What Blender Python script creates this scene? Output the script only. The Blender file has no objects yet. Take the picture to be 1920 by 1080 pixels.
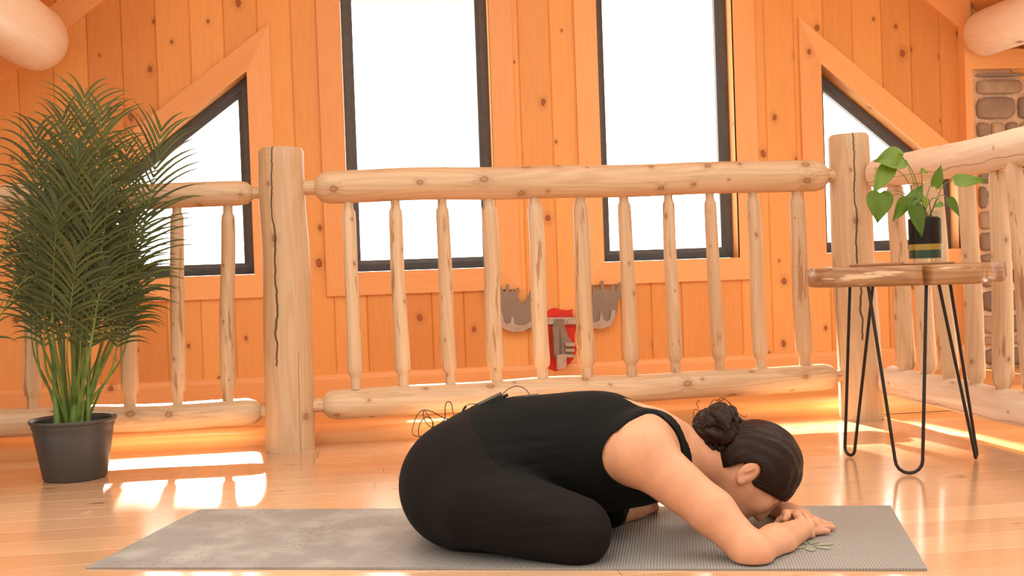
import bpy, bmesh, math, random
import numpy as np
from mathutils import Vector, Matrix, Euler

R = random.Random(7)
SC = bpy.context.scene
COL = SC.collection

# ------------------------------------------------------------------ camera
F_PX = 2150.0                    # focal length in pixels of a 1920 px wide frame
CAM_H = 0.612                    # the camera stands low, near table height
YAW = math.radians(7.5)          # turned a little right of the gable wall's normal
PITCH = math.atan(40 / F_PX)     # looking slightly down
ROLL = 0.035
_Rz = Matrix.Rotation(-YAW, 3, 'Z')
_F = _Rz @ Vector((0, math.cos(PITCH), -math.sin(PITCH)))
_R0 = _Rz @ Vector((1, 0, 0))
_U0 = _Rz @ Vector((0, math.sin(PITCH), math.cos(PITCH)))
_R = math.cos(ROLL) * _R0 - math.sin(ROLL) * _U0
_U = math.sin(ROLL) * _R0 + math.cos(ROLL) * _U0
EYE = Vector((0, 0, CAM_H))

cam_d = bpy.data.cameras.new('camera')
cam = bpy.data.objects.new('camera', cam_d)
COL.objects.link(cam)
cam_d.sensor_width = 36.0
cam_d.lens = F_PX / 1920 * 36.0
cam_d.clip_start = 0.02
m3 = Matrix((_R, _U, -_F)).transposed()
cam.matrix_world = Matrix.Translation(EYE) @ m3.to_4x4()
SC.camera = cam

# ------------------------------------------------------------------ world, sun, exposure
world = bpy.data.worlds.new('world')
SC.world = world
world.use_nodes = True
wn = world.node_tree
wn.nodes.clear()
WORLD_FRONT, WORLD_BACK = 5.0, 2.3       # hazy white daylight at the gable / brighter open side of the house
def _w():
    N, L = wn.nodes, wn.links
    out = N.new('ShaderNodeOutputWorld'); bg = N.new('ShaderNodeBackground')
    tc = N.new('ShaderNodeTexCoord'); sep = N.new('ShaderNodeSeparateXYZ')
    L.new(tc.outputs['Generated'], sep.inputs[0])
    mr = N.new('ShaderNodeMapRange'); mr.interpolation_type = 'SMOOTHSTEP'
    mr.inputs['From Min'].default_value = -0.25; mr.inputs['From Max'].default_value = 0.35
    mr.inputs['To Min'].default_value = WORLD_BACK; mr.inputs['To Max'].default_value = WORLD_FRONT
    L.new(sep.outputs['Y'], mr.inputs['Value'])
    mx = N.new('ShaderNodeMix'); mx.data_type = 'RGBA'
    mr2 = N.new('ShaderNodeMapRange')
    mr2.inputs['From Min'].default_value = -0.1; mr2.inputs['From Max'].default_value = 0.5
    L.new(sep.outputs['Y'], mr2.inputs['Value'])
    L.new(mr2.outputs[0], mx.inputs[0])
    mx.inputs[6].default_value = (1.0, 0.90, 0.78, 1)
    mx.inputs[7].default_value = (1.0, 0.98, 0.86, 1)
    L.new(mx.outputs[2], bg.inputs['Color'])
    mz = N.new('ShaderNodeMapRange'); mz.interpolation_type = 'SMOOTHSTEP'      # the sky overhead is brighter than the room's low horizon
    mz.inputs['From Min'].default_value = 0.0; mz.inputs['From Max'].default_value = 0.6
    mz.inputs['To Min'].default_value = 0.42; mz.inputs['To Max'].default_value = 1.0
    L.new(sep.outputs['Z'], mz.inputs['Value'])
    mb_ = N.new('ShaderNodeMath'); mb_.operation = 'MULTIPLY'
    L.new(mz.outputs[0], mb_.inputs[0]); mb_.inputs[1].default_value = WORLD_BACK
    L.new(mb_.outputs[0], mr.inputs['To Min'])
    L.new(mr.outputs[0], bg.inputs['Strength'])
    L.new(bg.outputs[0], out.inputs[0])
_w()

sun_d = bpy.data.lights.new('sun', 'SUN')
sun_d.energy = 55.0
sun_d.color = (1.0, 0.93, 0.80)
sun_d.angle = math.radians(1.8)
sun = bpy.data.objects.new('sun', sun_d)
COL.objects.link(sun)
SUN_DIR = Vector((0.10, -1.0, -0.40)).normalized()
sun.rotation_euler = SUN_DIR.to_track_quat('-Z', 'Y').to_euler()
sun.location = (-2, 9, 6)

SC.view_settings.view_transform = 'Standard'
SC.view_settings.look = 'None'
SC.view_settings.gamma = 1.0
SC.view_settings.use_curve_mapping = False
SC.view_settings.exposure = 0.12
SC.cycles.use_denoising = True
SC.cycles.max_bounces = 10
SC.cycles.transparent_max_bounces = 16

# ------------------------------------------------------------------ measuring helpers (photo -> place)
def ray(px, py):
    return _F + (px - 960) / F_PX * _R + (540 - py) / F_PX * _U
def atY(px, py, Y):
    d = ray(px, py); return EYE + d * (Y / d.y)
def atX(px, py, X):
    d = ray(px, py); return EYE + d * (X / d.x)
def gnd(px, py, z=0.0):
    d = ray(px, py); return EYE + d * ((z - CAM_H) / d.z)
_Ri = Matrix.Rotation(YAW, 3, 'Z')
def cpt(px, py, d):
    """point at horizontal distance d in front of the viewer, in the frame turned with the mat (x right, y away)"""
    v = _Ri @ ray(px, py)
    v = v * (d / v.y)
    return Vector((v.x, v.y, CAM_H + v.z))
def yawed(v):
    return _Rz @ Vector(v)

# ------------------------------------------------------------------ object helpers
def link(o, parent=None):
    COL.objects.link(o)
    if parent is not None:
        o.parent = parent
    return o
def empty(name, loc=(0, 0, 0), rz=0.0, parent=None):
    o = bpy.data.objects.new(name, None)
    o.empty_display_size = 0.05
    o.location = loc
    o.rotation_euler = (0, 0, rz)
    return link(o, parent)
def tag(o, label=None, cat=None, group=None, kind=None):
    if label: o['label'] = label
    if cat: o['category'] = cat
    if group: o['group'] = group
    if kind: o['kind'] = kind
    return o

class MB:
    """collects polygons with uv (metres: across, along) and a tone per face"""
    def __init__(self):
        self.v, self.f, self.uv, self.t, self.mi = [], [], [], [], []
    def poly(self, pts, uvs=None, tone=0.5, mi=0):
        b = len(self.v)
        self.v += [tuple(p) for p in pts]
        self.f.append(list(range(b, b + len(pts))))
        self.uv.append(uvs or [(0, 0)] * len(pts))
        self.t.append(tone); self.mi.append(mi)
    def grid(self, rows, uvs=None, tone=0.5, close=False, mi=0, flip=False):
        """rows: list of rows of points, shared vertices"""
        b = len(self.v); n = len(rows[0])
        for r in rows: self.v += [tuple(p) for p in r]
        for i in range(len(rows) - 1):
            for j in range(n if close else n - 1):
                k = (j + 1) % n
                q = [b + i * n + j, b + i * n + k, b + (i + 1) * n + k, b + (i + 1) * n + j]
                if uvs:
                    ju = j + 1
                    uq = [uvs(i, j), uvs(i, ju), uvs(i + 1, ju), uvs(i + 1, j)]
                else:
                    uq = [(0, 0)] * 4
                if flip: q.reverse(); uq.reverse()
                self.f.append(q); self.uv.append(uq); self.t.append(tone); self.mi.append(mi)
        return b
    def box(self, c, s, rot=None, uvo=None, tone=0.5, mi=0, along=0):
        cx, cy, cz = c; hx, hy, hz = s[0] / 2, s[1] / 2, s[2] / 2
        P = [Vector((x, y, z)) for x in (-hx, hx) for y in (-hy, hy) for z in (-hz, hz)]
        if rot is not None: P = [rot @ p for p in P]
        P = [p + Vector(c) for p in P]
        fs = [(0, 1, 3, 2), (4, 6, 7, 5), (0, 4, 5, 1), (2, 3, 7, 6), (0, 2, 6, 4), (1, 5, 7, 3)]
        L0 = [Vector((x, y, z)) for x in (-hx, hx) for y in (-hy, hy) for z in (-hz, hz)]
        o = uvo or (0, 0)
        for f in fs:
            pts = [P[i] for i in f]
            uvs = []
            for i in f:
                l = L0[i]
                a = l[along]; others = [l[k] for k in range(3) if k != along]
                uvs.append((o[0] + others[0] + others[1], o[1] + a))
            self.poly(pts, uvs, tone, mi)
    def prism(self, outline, front, back, tone=0.5, uvf=None, mi=0):
        """outline: list of 2D pts; front/back: functions 2D->3D"""
        uvf = uvf or (lambda p: (p[0], p[1]))
        A = [front(p) for p in outline]; B = [back(p) for p in outline]
        uv = [uvf(p) for p in outline]
        self.poly(A, uv, tone, mi); self.poly(B[::-1], uv[::-1], tone, mi)
        n = len(outline)
        for i in range(n):
            k = (i + 1) % n
            self.poly([A[k], A[i], B[i], B[k]], [uv[k], uv[i], (uv[i][0] + .01, uv[i][1]), (uv[k][0] + .01, uv[k][1])], tone, mi)
    def build(self, name, mats, parent=None, smooth=False, bevel=0, weld=False, sub=0, recalc=False, angle=None):
        me = bpy.data.meshes.new(name)
        me.from_pydata(self.v, [], self.f)
        uvl = me.uv_layers.new(name='UVMap')
        flat = [c for f in self.uv for p in f for c in p]
        uvl.data.foreach_set('uv', flat)
        at = me.attributes.new('tone', 'FLOAT', 'FACE')
        at.data.foreach_set('value', self.t)
        if not isinstance(mats, (list, tuple)): mats = [mats]
        for m in mats: me.materials.append(m)
        me.polygons.foreach_set('material_index', self.mi)
        me.polygons.foreach_set('use_smooth', [smooth] * len(self.f))
        if weld or recalc:
            bm = bmesh.new(); bm.from_mesh(me)
            if weld: bmesh.ops.remove_doubles(bm, verts=bm.verts, dist=1e-5)
            bmesh.ops.recalc_face_normals(bm, faces=bm.faces)
            bm.to_mesh(me); bm.free()
        if angle is not None:
            me.polygons.foreach_set('use_smooth', [True] * len(me.polygons))
            me.set_sharp_from_angle(angle=math.radians(angle))
        o = bpy.data.objects.new(name, me)
        link(o, parent)
        if bevel:
            md = o.modifiers.new('bevel', 'BEVEL'); md.width = bevel; md.segments = 2; md.limit_method = 'ANGLE'
            md.harden_normals = False
        if sub:
            md = o.modifiers.new('sub', 'SUBSURF'); md.levels = sub; md.render_levels = sub
        return o

def frame_of(d):
    d = d.normalized()
    a = Vector((0, 0, 1)) if abs(d.z) < 0.9 else Vector((0, 1, 0))
    x = d.cross(a).normalized(); y = x.cross(d).normalized()
    return x, y
def catmull(pts, n=6):
    pts = [Vector(p) for p in pts]
    P = [pts[0]] + pts + [pts[-1]]
    out = []
    for i in range(1, len(P) - 2):
        p0, p1, p2, p3 = P[i - 1:i + 3]
        for k in range(n):
            t = k / n
            out.append(0.5 * ((2 * p1) + (p2 - p0) * t + (2 * p0 - 5 * p1 + 4 * p2 - p3) * t * t + (3 * p1 - p0 - 3 * p2 + p3) * t ** 3))
    out.append(pts[-1])
    return out
def tube(mb, pts, r, n=8, tone=0.5, mi=0, cap=True):
    pts = [Vector(p) for p in pts]
    rr = r if callable(r) else (lambda t: r)
    rows = []; x = None
    for i, p in enumerate(pts):
        d = (pts[min(i + 1, len(pts) - 1)] - pts[max(i - 1, 0)])
        if d.length < 1e-9: d = Vector((0, 0, 1))
        d.normalize()
        if x is None: x, _ = frame_of(d)
        x = (x - d * x.dot(d)).normalized(); y = d.cross(x)
        q = rr(i / max(1, len(pts) - 1))
        rows.append([p + q * (math.cos(a) * x + math.sin(a) * y) for a in [2 * math.pi * k / n for k in range(n)]])
    L = sum((pts[i + 1] - pts[i]).length for i in range(len(pts) - 1))
    b = mb.grid(rows, lambda i, j: (j / n * 2 * math.pi * rr(0), i / max(1, len(pts) - 1) * L), tone, close=True, mi=mi)
    if cap:
        for row, fl in ((rows[0], True), (rows[-1], False)):
            mb.poly(row[::-1] if fl else row, None, tone, mi)
def lathe(mb, prof, n=40, c=(0, 0, 0), mi=0, tone=0.5):
    rows = [[(c[0] + r * math.cos(2 * math.pi * k / n), c[1] + r * math.sin(2 * math.pi * k / n), c[2] + z) for k in range(n)] for r, z in prof]
    mb.grid(rows, lambda i, j: (j / n * .3, prof[i][1]), tone, close=True, mi=mi)

# ------------------------------------------------------------------ materials
class NT:
    def __init__(self, name):
        self.m = bpy.data.materials.new(name); self.m.use_nodes = True
        self.t = self.m.node_tree; self.t.nodes.clear()
        self.out = self.t.nodes.new('ShaderNodeOutputMaterial')
    def n(self, typ, ins=None, **props):
        nd = self.t.nodes.new('ShaderNode' + typ)
        for k, v in props.items(): setattr(nd, k, v)
        for k, v in (ins or {}).items():
            s = nd.inputs[k]
            if hasattr(v, 'is_output'): self.t.links.new(v, s)
            else: s.default_value = v
        return nd
    def mth(self, op, a, b=0.0, c=0.0):
        return self.n('Math', {0: a, 1: b, 2: c}, operation=op).outputs[0]
    def xyz(self, x, y, z=0.0):
        return self.n('CombineXYZ', {0: x, 1: y, 2: z}).outputs[0]
    def noise(self, vec, scale=1.0, detail=3.0, rough=0.5, dim='2D'):
        return self.n('TexNoise', {'Vector': vec, 'Scale': scale, 'Detail': detail, 'Roughness': rough}, noise_dimensions=dim).outputs[0]
    def ss(self, v, a, b, lo=0.0, hi=1.0):
        return self.n('MapRange', {'Value': v, 'From Min': a, 'From Max': b, 'To Min': lo, 'To Max': hi}, interpolation_type='SMOOTHSTEP').outputs[0]
    def mix(self, f, a, b, mode='MIX'):
        nd = self.n('Mix', {0: f, 6: a, 7: b}, data_type='RGBA', blend_type=mode)
        return nd.outputs[2]
    def bsdf(self, **ins):
        p = self.n('BsdfPrincipled', {k.replace('_', ' '): v for k, v in ins.items()})
        self.t.links.new(p.outputs[0], self.out.inputs[0])
        return p
def c4(c): return (c[0], c[1], c[2], 1.0)
def srgb(r, g, b):
    f = lambda x: x / 255 / 12.92 if x / 255 <= .04045 else ((x / 255 + .055) / 1.055) ** 2.4
    return (f(r), f(g), f(b))

def wood(name, base, dark, knot, ku=0.14, kv=0.55, dens=0.55, ka=0.013, kb=0.02, rough=0.45, coat=0.0,
         streak=None, streak_amt=0.0, crack=None, tonevar=0.35, grain_amt=0.45, bump=0.15, spec=0.4):
    T = NT(name)
    uv = T.n('UVMap').outputs[0]
    sp = T.n('SeparateXYZ', {0: uv}); u, v = sp.outputs[0], sp.outputs[1]
    tone = T.n('Attribute', attribute_name='tone').outputs['Fac']
    # knots
    vor = T.n('TexVoronoi', {'Vector': T.xyz(T.mth('DIVIDE', u, ku), T.mth('DIVIDE', v, kv)), 'Scale': 1.0, 'Randomness': 0.85},
              voronoi_dimensions='2D', feature='F1')
    cs = T.n('SeparateColor', {0: vor.outputs['Color']})
    ps = T.n('SeparateXYZ', {0: vor.outputs['Position']})
    du = T.mth('SUBTRACT', u, T.mth('MULTIPLY', ps.outputs[0], ku))
    dv = T.mth('SUBTRACT', v, T.mth('MULTIPLY', ps.outputs[1], kv))
    size = T.n('MapRange', {'Value': cs.outputs[1], 'To Min': 0.35, 'To Max': 1.25}).outputs[0]
    wob = T.noise(T.xyz(T.mth('MULTIPLY', u, 60), T.mth('MULTIPLY', v, 60)), 1.0, 2)
    eu = T.mth('DIVIDE', du, T.mth('MULTIPLY', size, ka)); ev = T.mth('DIVIDE', dv, T.mth('MULTIPLY', size, kb))
    dm = T.mth('ADD', T.mth('SQRT', T.mth('ADD', T.mth('MULTIPLY', eu, eu), T.mth('MULTIPLY', ev, ev))), T.mth('MULTIPLY', T.mth('SUBTRACT', wob, 0.5), 0.7))
    gate = T.mth('LESS_THAN', cs.outputs[0], dens)
    km = T.mth('MULTIPLY', T.ss(dm, 0.7, 1.15, 1, 0), gate)
    halo = T.mth('MULTIPLY', T.ss(dm, 0.8, 3.2, 1, 0), gate)
    # grain: contour lines of a stretched noise, pushed aside by the knots
    up = T.mth('ADD', u, T.mth('MULTIPLY', T.mth('MULTIPLY', halo, du), 0.9))
    n1 = T.noise(T.xyz(T.mth('MULTIPLY', up, 9), T.mth('MULTIPLY', v, 0.7)), 1.0, 2)
    bands = T.mth('MULTIPLY_ADD', T.mth('SINE', T.mth('MULTIPLY', n1, 70)), 0.5, 0.5)
    n2 = T.noise(T.xyz(T.mth('MULTIPLY', up, 140), T.mth('MULTIPLY', v, 5)), 1.0, 3)
    n3 = T.noise(T.xyz(T.mth('MULTIPLY', u, 6), T.mth('MULTIPLY', v, 1.6)), 1.0, 3)
    g = T.mth('ADD', T.mth('MULTIPLY', bands, 0.35), T.mth('ADD', T.mth('MULTIPLY', n2, 0.35), T.mth('MULTIPLY', n3, 0.6)))
    g = T.ss(g, 0.25, 1.05)
    col = T.mix(T.mth('MULTIPLY', g, grain_amt), c4(base), c4(dark))
    tv = T.n('MapRange', {'Value': tone, 'To Min': 1 - tonevar, 'To Max': 1 + tonevar * 0.35}).outputs[0]
    col = T.mix(1.0, col, T.n('CombineColor', {0: T.mth('POWER', tv, 0.6), 1: tv, 2: T.mth('POWER', tv, 1.3)}).outputs[0], 'MULTIPLY')
    if streak:
        s1 = T.noise(T.xyz(T.mth('MULTIPLY', u, 28), T.mth('MULTIPLY', v, 3.2)), 1.0, 4, 0.6)
        sm = T.mth('MULTIPLY', T.ss(s1, 0.60, 0.68), streak_amt)
        col = T.mix(sm, col, c4(streak))
    col = T.mix(T.mth('MULTIPLY', halo, 0.22), col, c4(knot))
    kc = T.mix(T.ss(dm, 0.35, 0.9), c4([k * 1.9 for k in knot]), c4(knot))
    col = T.mix(T.mth('MULTIPLY', km, 0.9), col, kc)
    h = T.mth('ADD', T.mth('MULTIPLY', n2, 0.4), T.mth('MULTIPLY', g, 0.3))
    if crack:
        cm = None
        for (u0, w, v0, v1) in crack:
            wv = T.noise(T.xyz(T.mth('MULTIPLY', v, 7), u0), 1.0, 4, 0.65)
            off = T.mth('ABSOLUTE', T.mth('SUBTRACT', T.mth('SUBTRACT', u, u0), T.mth('MULTIPLY', T.mth('SUBTRACT', wv, 0.5), 0.03)))
            wid = T.mth('MULTIPLY', T.mth('ADD', T.noise(T.xyz(T.mth('MULTIPLY', v, 5), 3.0 + u0), 1.0, 3), 0.25), w)
            a = T.mth('LESS_THAN', off, wid)
            a = T.mth('MULTIPLY', a, T.mth('MULTIPLY', T.mth('GREATER_THAN', v, v0), T.mth('LESS_THAN', v, v1)))
            cm = a if cm is None else T.mth('MAXIMUM', cm, a)
        col = T.mix(T.mth('MULTIPLY', cm, 0.9), col, c4((0.05, 0.025, 0.012)))
        h = T.mth('SUBTRACT', h, T.mth('MULTIPLY', cm, 2.0))
    bp = T.n('Bump', {'Height': h, 'Strength': bump, 'Distance': 0.004})
    T.bsdf(Base_Color=col, Roughness=rough, Normal=bp.outputs[0], Coat_Weight=coat, Coat_Roughness=0.12, Specular_IOR_Level=spec)
    return T.m

def plain(name, col, rough=0.5, metal=0.0, spec=0.5, noise_amt=0.0, noise_scale=30.0, bump=0.0, coat=0.0, sheen=0.0, sss=0.0):
    T = NT(name)
    co = T.n('TexCoord').outputs['Object']
    c = c4(col)
    kw = {}
    nz = T.noise(co, noise_scale, 4, 0.55, '3D')
    if noise_amt:
        c = T.mix(T.ss(nz, 0.3, 0.7), c4([x * (1 - noise_amt) for x in col]), c4([min(1, x * (1 + noise_amt)) for x in col]))
    if bump:
        kw['Normal'] = T.n('Bump', {'Height': nz, 'Strength': bump, 'Distance': 0.002}).outputs[0]
    p = T.bsdf(Base_Color=c, Roughness=rough, Metallic=metal, Specular_IOR_Level=spec, Coat_Weight=coat, Sheen_Weight=sheen, **kw)
    if sss:
        p.inputs['Subsurface Weight'].default_value = sss
        p.inputs['Subsurface Radius'].default_value = (0.9, 0.35, 0.2)
        p.inputs['Subsurface Scale'].default_value = 0.012
    return T.m

M = {}
M['pine'] = wood('pine_boards', (0.88, 0.46, 0.155), (0.80, 0.36, 0.095), (0.20, 0.055, 0.014), ku=0.15, kv=0.29, dens=0.68, ka=0.012, kb=0.017, rough=0.42, tonevar=0.30, spec=0.35)
M['casing'] = wood('pine_casing', (0.94, 0.52, 0.22), (0.88, 0.42, 0.15), (0.20, 0.055, 0.014), ku=0.2, kv=0.6, dens=0.35, ka=0.011, kb=0.015, rough=0.4, tonevar=0.15, spec=0.35)
M['log'] = wood('peeled_log', (0.66, 0.465, 0.295), (0.40, 0.235, 0.115), (0.22, 0.10, 0.04), ku=0.09, kv=0.17, dens=0.85, ka=0.011, kb=0.014, rough=0.42, streak=(0.36, 0.17, 0.06), streak_amt=0.35, tonevar=0.2, bump=0.3)
M['spindle'] = wood('peeled_spindle', (0.67, 0.475, 0.30), (0.45, 0.28, 0.145), (0.20, 0.09, 0.035), ku=0.07, kv=0.17, dens=0.5, ka=0.005, kb=0.007, rough=0.42, streak=(0.32, 0.14, 0.05), streak_amt=0.8, tonevar=0.2, bump=0.3)
M['log_side_lit'] = wood('side_lit_pale_log', (0.80, 0.65, 0.51), (0.68, 0.49, 0.34), (0.24, 0.13, 0.07), ku=0.08, kv=0.20, dens=0.6, ka=0.006, kb=0.008, rough=0.45, streak=(0.5, 0.33, 0.2), streak_amt=0.35,  # side light on the right railing is put into this paler colour
                     crack=[(0.26, 0.0022, -1, 9), (0.21, 0.0012, -1, 9), (0.31, 0.0010, -1, 9)], tonevar=0.15, bump=0.35)
M['post'] = wood('peeled_post', (0.60, 0.41, 0.25), (0.40, 0.235, 0.11), (0.20, 0.09, 0.035), ku=0.16, kv=0.30, dens=0.55, ka=0.014, kb=0.017, rough=0.42,
                 crack=[(0.232, 0.0045, 0.30, 1.2), (0.31, 0.0012, -0.1, 0.35), (0.13, 0.002, 0.0, 0.6)], tonevar=0.15, bump=0.3)
M['purlin'] = wood('roof_log', (0.92, 0.79, 0.62), (0.80, 0.60, 0.40), (0.25, 0.10, 0.04), ku=0.25, kv=0.7, dens=0.35, ka=0.012, kb=0.02, rough=0.4, crack=[(0.25, 0.002, 0, 5)], tonevar=0.1, bump=0.25)
M['floor'] = wood('varnished_floor', (0.64, 0.385, 0.225), (0.54, 0.285, 0.145), (0.16, 0.05, 0.016), ku=0.13, kv=0.7, dens=0.55, ka=0.009, kb=0.022, rough=0.20, coat=0.6, tonevar=0.22, bump=0.05, spec=0.5)
M['lowfloor'] = wood('landing_floor', (0.76, 0.42, 0.17), (0.66, 0.31, 0.10), (0.2, 0.055, 0.015), ku=0.13, kv=0.7, dens=0.4, rough=0.4, tonevar=0.2, bump=0.08)
M['slab'] = wood('live_edge_slab', (0.40, 0.205, 0.085), (0.20, 0.08, 0.028), (0.12, 0.045, 0.015), ku=0.07, kv=0.12, dens=0.4, ka=0.01, kb=0.016, rough=0.35, streak=(0.85, 0.62, 0.40), streak_amt=0.6, tonevar=0.1, grain_amt=0.8, coat=0.2)
M['coaster'] = wood('coaster_wood', (0.40, 0.19, 0.085), (0.28, 0.11, 0.045), (0.15, 0.05, 0.02), dens=0.0, rough=0.4)
M['frame'] = plain('window_frame_metal', (0.085, 0.086, 0.092), 0.45, noise_amt=0.1)
M['pot'] = plain('grey_plastic', (0.052, 0.050, 0.050), 0.42, noise_amt=0.06, noise_scale=200)
M['soil'] = plain('potting_soil', (0.03, 0.02, 0.013), 0.9, noise_amt=0.5, noise_scale=150, bump=0.6)
M['hairpin'] = plain('black_steel', (0.028, 0.022, 0.02), 0.35, metal=0.6)
M['red'] = plain('red_paint', (0.66, 0.02, 0.008), 0.5, noise_amt=0.1)
M['galv'] = plain('galvanised_sheet', (0.27, 0.225, 0.185), 0.55, metal=0.3, noise_amt=0.07, noise_scale=8)
M['galv_light'] = plain('bright_sheet', (0.46, 0.39, 0.33), 0.5, metal=0.3, noise_amt=0.12, noise_scale=30)
M['mortar'] = plain('pale_mortar', (0.80, 0.62, 0.45), 0.9, noise_amt=0.1, noise_scale=40, bump=0.4)
M['cable'] = plain('cable_rubber', (0.045, 0.018, 0.012), 0.5)
M['packplastic'] = plain('black_plastic', (0.012, 0.012, 0.012), 0.6, spec=0.25)
M['steel'] = plain('bright_steel', (0.6, 0.58, 0.56), 0.3, metal=1.0)
M['skin'] = plain('skin', (0.53, 0.25, 0.14), 0.5, spec=0.3, noise_amt=0.05, noise_scale=40, bump=0.03, sss=0.12)
M['nail'] = plain('nail', (0.78, 0.48, 0.38), 0.25)
M['stem'] = plain('green_stem', (0.12, 0.19, 0.035), 0.45, noise_amt=0.25, noise_scale=25)
M['gold'] = plain('yellow_water', (0.42, 0.24, 0.03), 0.2)
M['root'] = plain('dark_roots', (0.010, 0.006, 0.005), 0.8, spec=0.2, noise_amt=0.5, noise_scale=120, bump=0.5)
M['greenbase'] = plain('dark_green_water', (0.02, 0.05, 0.028), 0.15)

def m_stone():
    T = NT('chimney_stone')
    co = T.n('TexCoord').outputs['Object']
    tone = T.n('Attribute', attribute_name='tone').outputs['Fac']
    n = T.noise(co, 9, 5, 0.6, '3D'); n2 = T.noise(co, 60, 3, 0.6, '3D')
    a = T.mix(tone, c4((0.22, 0.165, 0.125)), c4((0.58, 0.43, 0.29)))
    col = T.mix(T.ss(n, 0.35, 0.7, 0, 0.55), a, c4((0.22, 0.19, 0.165)))
    bp = T.n('Bump', {'Height': T.mth('ADD', n, T.mth('MULTIPLY', n2, 0.3)), 'Strength': 0.5, 'Distance': 0.01})
    T.bsdf(Base_Color=col, Roughness=0.8, Normal=bp.outputs[0])
    return T.m
M['stone'] = m_stone()

def m_fabric(name, col):
    T = NT(name)
    co = T.n('TexCoord').outputs['Object']
    mp = T.n('Mapping', {'Vector': co, 'Rotation': (0, math.radians(35), 0), 'Scale': (7, 10, 30)}).outputs[0]
    fold = T.noise(mp, 1.0, 2, 0.4, '3D')
    sp = T.n('SeparateXYZ', {0: co})
    near = T.ss(T.mth('ABSOLUTE', T.mth('ADD', sp.outputs[0], 0.0)), 0.14, 0.02)          # creases gather at the waist
    weave = T.noise(co, 500, 2, 0.5, '3D')
    h = T.mth('ADD', T.mth('MULTIPLY', fold, T.mth('ADD', T.mth('MULTIPLY', near, 1.0), 0.12)), T.mth('MULTIPLY', weave, 0.02))
    bp = T.n('Bump', {'Height': h, 'Strength': 0.6, 'Distance': 0.02})
    c = T.mix(weave, c4([x * .9 for x in col]), c4([x * 1.1 for x in col]))
    T.bsdf(Base_Color=c, Roughness=0.8, Specular_IOR_Level=0.09, Normal=bp.outputs[0], Sheen_Weight=0.015)
    return T.m
M['leggings'] = m_fabric('black_leggings_knit', (0.0085, 0.0062, 0.0054))
M['tank'] = m_fabric('black_tank_knit', (0.0050, 0.0052, 0.0042))

def m_glass(name, tint=(1, 1, 1), refl=0.06, rough=0.0):
    T = NT(name)
    tr = T.n('BsdfTransparent', {'Color': c4(tint)}); gl = T.n('BsdfGlossy', {'Roughness': rough, 'Color': c4((1, 1, 1))})
    fr = T.n('LayerWeight', {'Blend': 0.15})
    f = T.mth('ADD', T.mth('MULTIPLY', T.mth('POWER', fr.outputs['Facing'], 2.0), 0.25), refl * 0.25)
    mx = T.n('MixShader', {0: f, 1: tr.outputs[0], 2: gl.outputs[0]})
    T.t.links.new(mx.outputs[0], T.out.inputs[0])
    return T.m
M['glass'] = m_glass('window_glass', (0.98, 0.985, 0.98))
M['jar'] = m_glass('jar_glass', (0.93, 0.95, 0.93), 0.03)

def m_leaf(name, a, b, tr=0.35, rough=0.4):
    T = NT(name)
    co = T.n('TexCoord').outputs['Object']
    tone = T.n('Attribute', attribute_name='tone').outputs['Fac']
    n = T.noise(co, 14, 3, 0.5, '3D')
    col = T.mix(T.mth('ADD', T.mth('MULTIPLY', tone, 0.75), T.mth('MULTIPLY', T.mth('SUBTRACT', n, 0.5), 0.5)), c4(a), c4(b))
    p = T.n('BsdfPrincipled', {'Base Color': col, 'Roughness': rough, 'Specular IOR Level': 0.4})
    t = T.n('BsdfTranslucent', {'Color': T.mix(1.0, col, c4((1.3, 1.4, 0.6)), 'MULTIPLY')})
    mx = T.n('MixShader', {0: tr, 1: p.outputs[0], 2: t.outputs[0]})
    T.t.links.new(mx.outputs[0], T.out.inputs[0])
    return T.m
M['palm'] = m_leaf('palm_leaf', (0.020, 0.034, 0.010), (0.17, 0.185, 0.038), 0.22, 0.42)
M['pothos'] = m_leaf('pothos_leaf', (0.055, 0.13, 0.012), (0.25, 0.36, 0.03), 0.3, 0.38)

def m_mat():
    T = NT('yoga_mat_rubber')
    co = T.n('TexCoord').outputs['Object']
    sp = T.n('SeparateXYZ', {0: co}); x, y = sp.outputs[0], sp.outputs[1]
    rib = T.mth('MULTIPLY_ADD', T.mth('SINE', T.mth('MULTIPLY', x, 2 * math.pi / 0.0062)), 0.5, 0.5)
    rib2 = T.mth('MULTIPLY_ADD', T.mth('SINE', T.mth('MULTIPLY', y, 2 * math.pi / 0.0075)), 0.5, 0.5)
    n = T.noise(co, 7, 5, 0.6, '3D'); nf = T.noise(co, 160, 3, 0.6, '3D')
    wear = T.mth('MULTIPLY', T.ss(n, 0.42, 0.68), T.ss(x, -0.05, -0.35))
    col = T.mix(rib, c4((0.17, 0.155, 0.14)), c4((0.29, 0.27, 0.25)))
    col = T.mix(T.mth('MULTIPLY', nf, 0.35), col, c4((0.19, 0.18, 0.165)))
    col = T.mix(T.mth('MULTIPLY', wear, 0.5), col, c4((0.42, 0.405, 0.38)))
    vor = T.n('TexVoronoi', {'Vector': co, 'Scale': 45.0}, voronoi_dimensions='2D')
    fl = T.mth('MULTIPLY', T.ss(vor.outputs['Distance'], 0.10, 0.16, 1, 0), T.mth('MULTIPLY', T.ss(T.noise(co, 5, 2, 0.5, '3D'), 0.5, 0.6), T.ss(x, -0.1, -0.3)))
    col = T.mix(T.mth('MULTIPLY', fl, 0.7), col, c4((0.05, 0.045, 0.04)))
    h = T.mth('ADD', T.mth('MULTIPLY', rib, 0.6), T.mth('ADD', T.mth('MULTIPLY', rib2, 0.3), T.mth('MULTIPLY', nf, 0.4)))
    bp = T.n('Bump', {'Height': h, 'Strength': 0.5, 'Distance': 0.0015})
    T.bsdf(Base_Color=col, Roughness=0.5, Normal=bp.outputs[0], Specular_IOR_Level=0.45)
    return T.m
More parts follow.
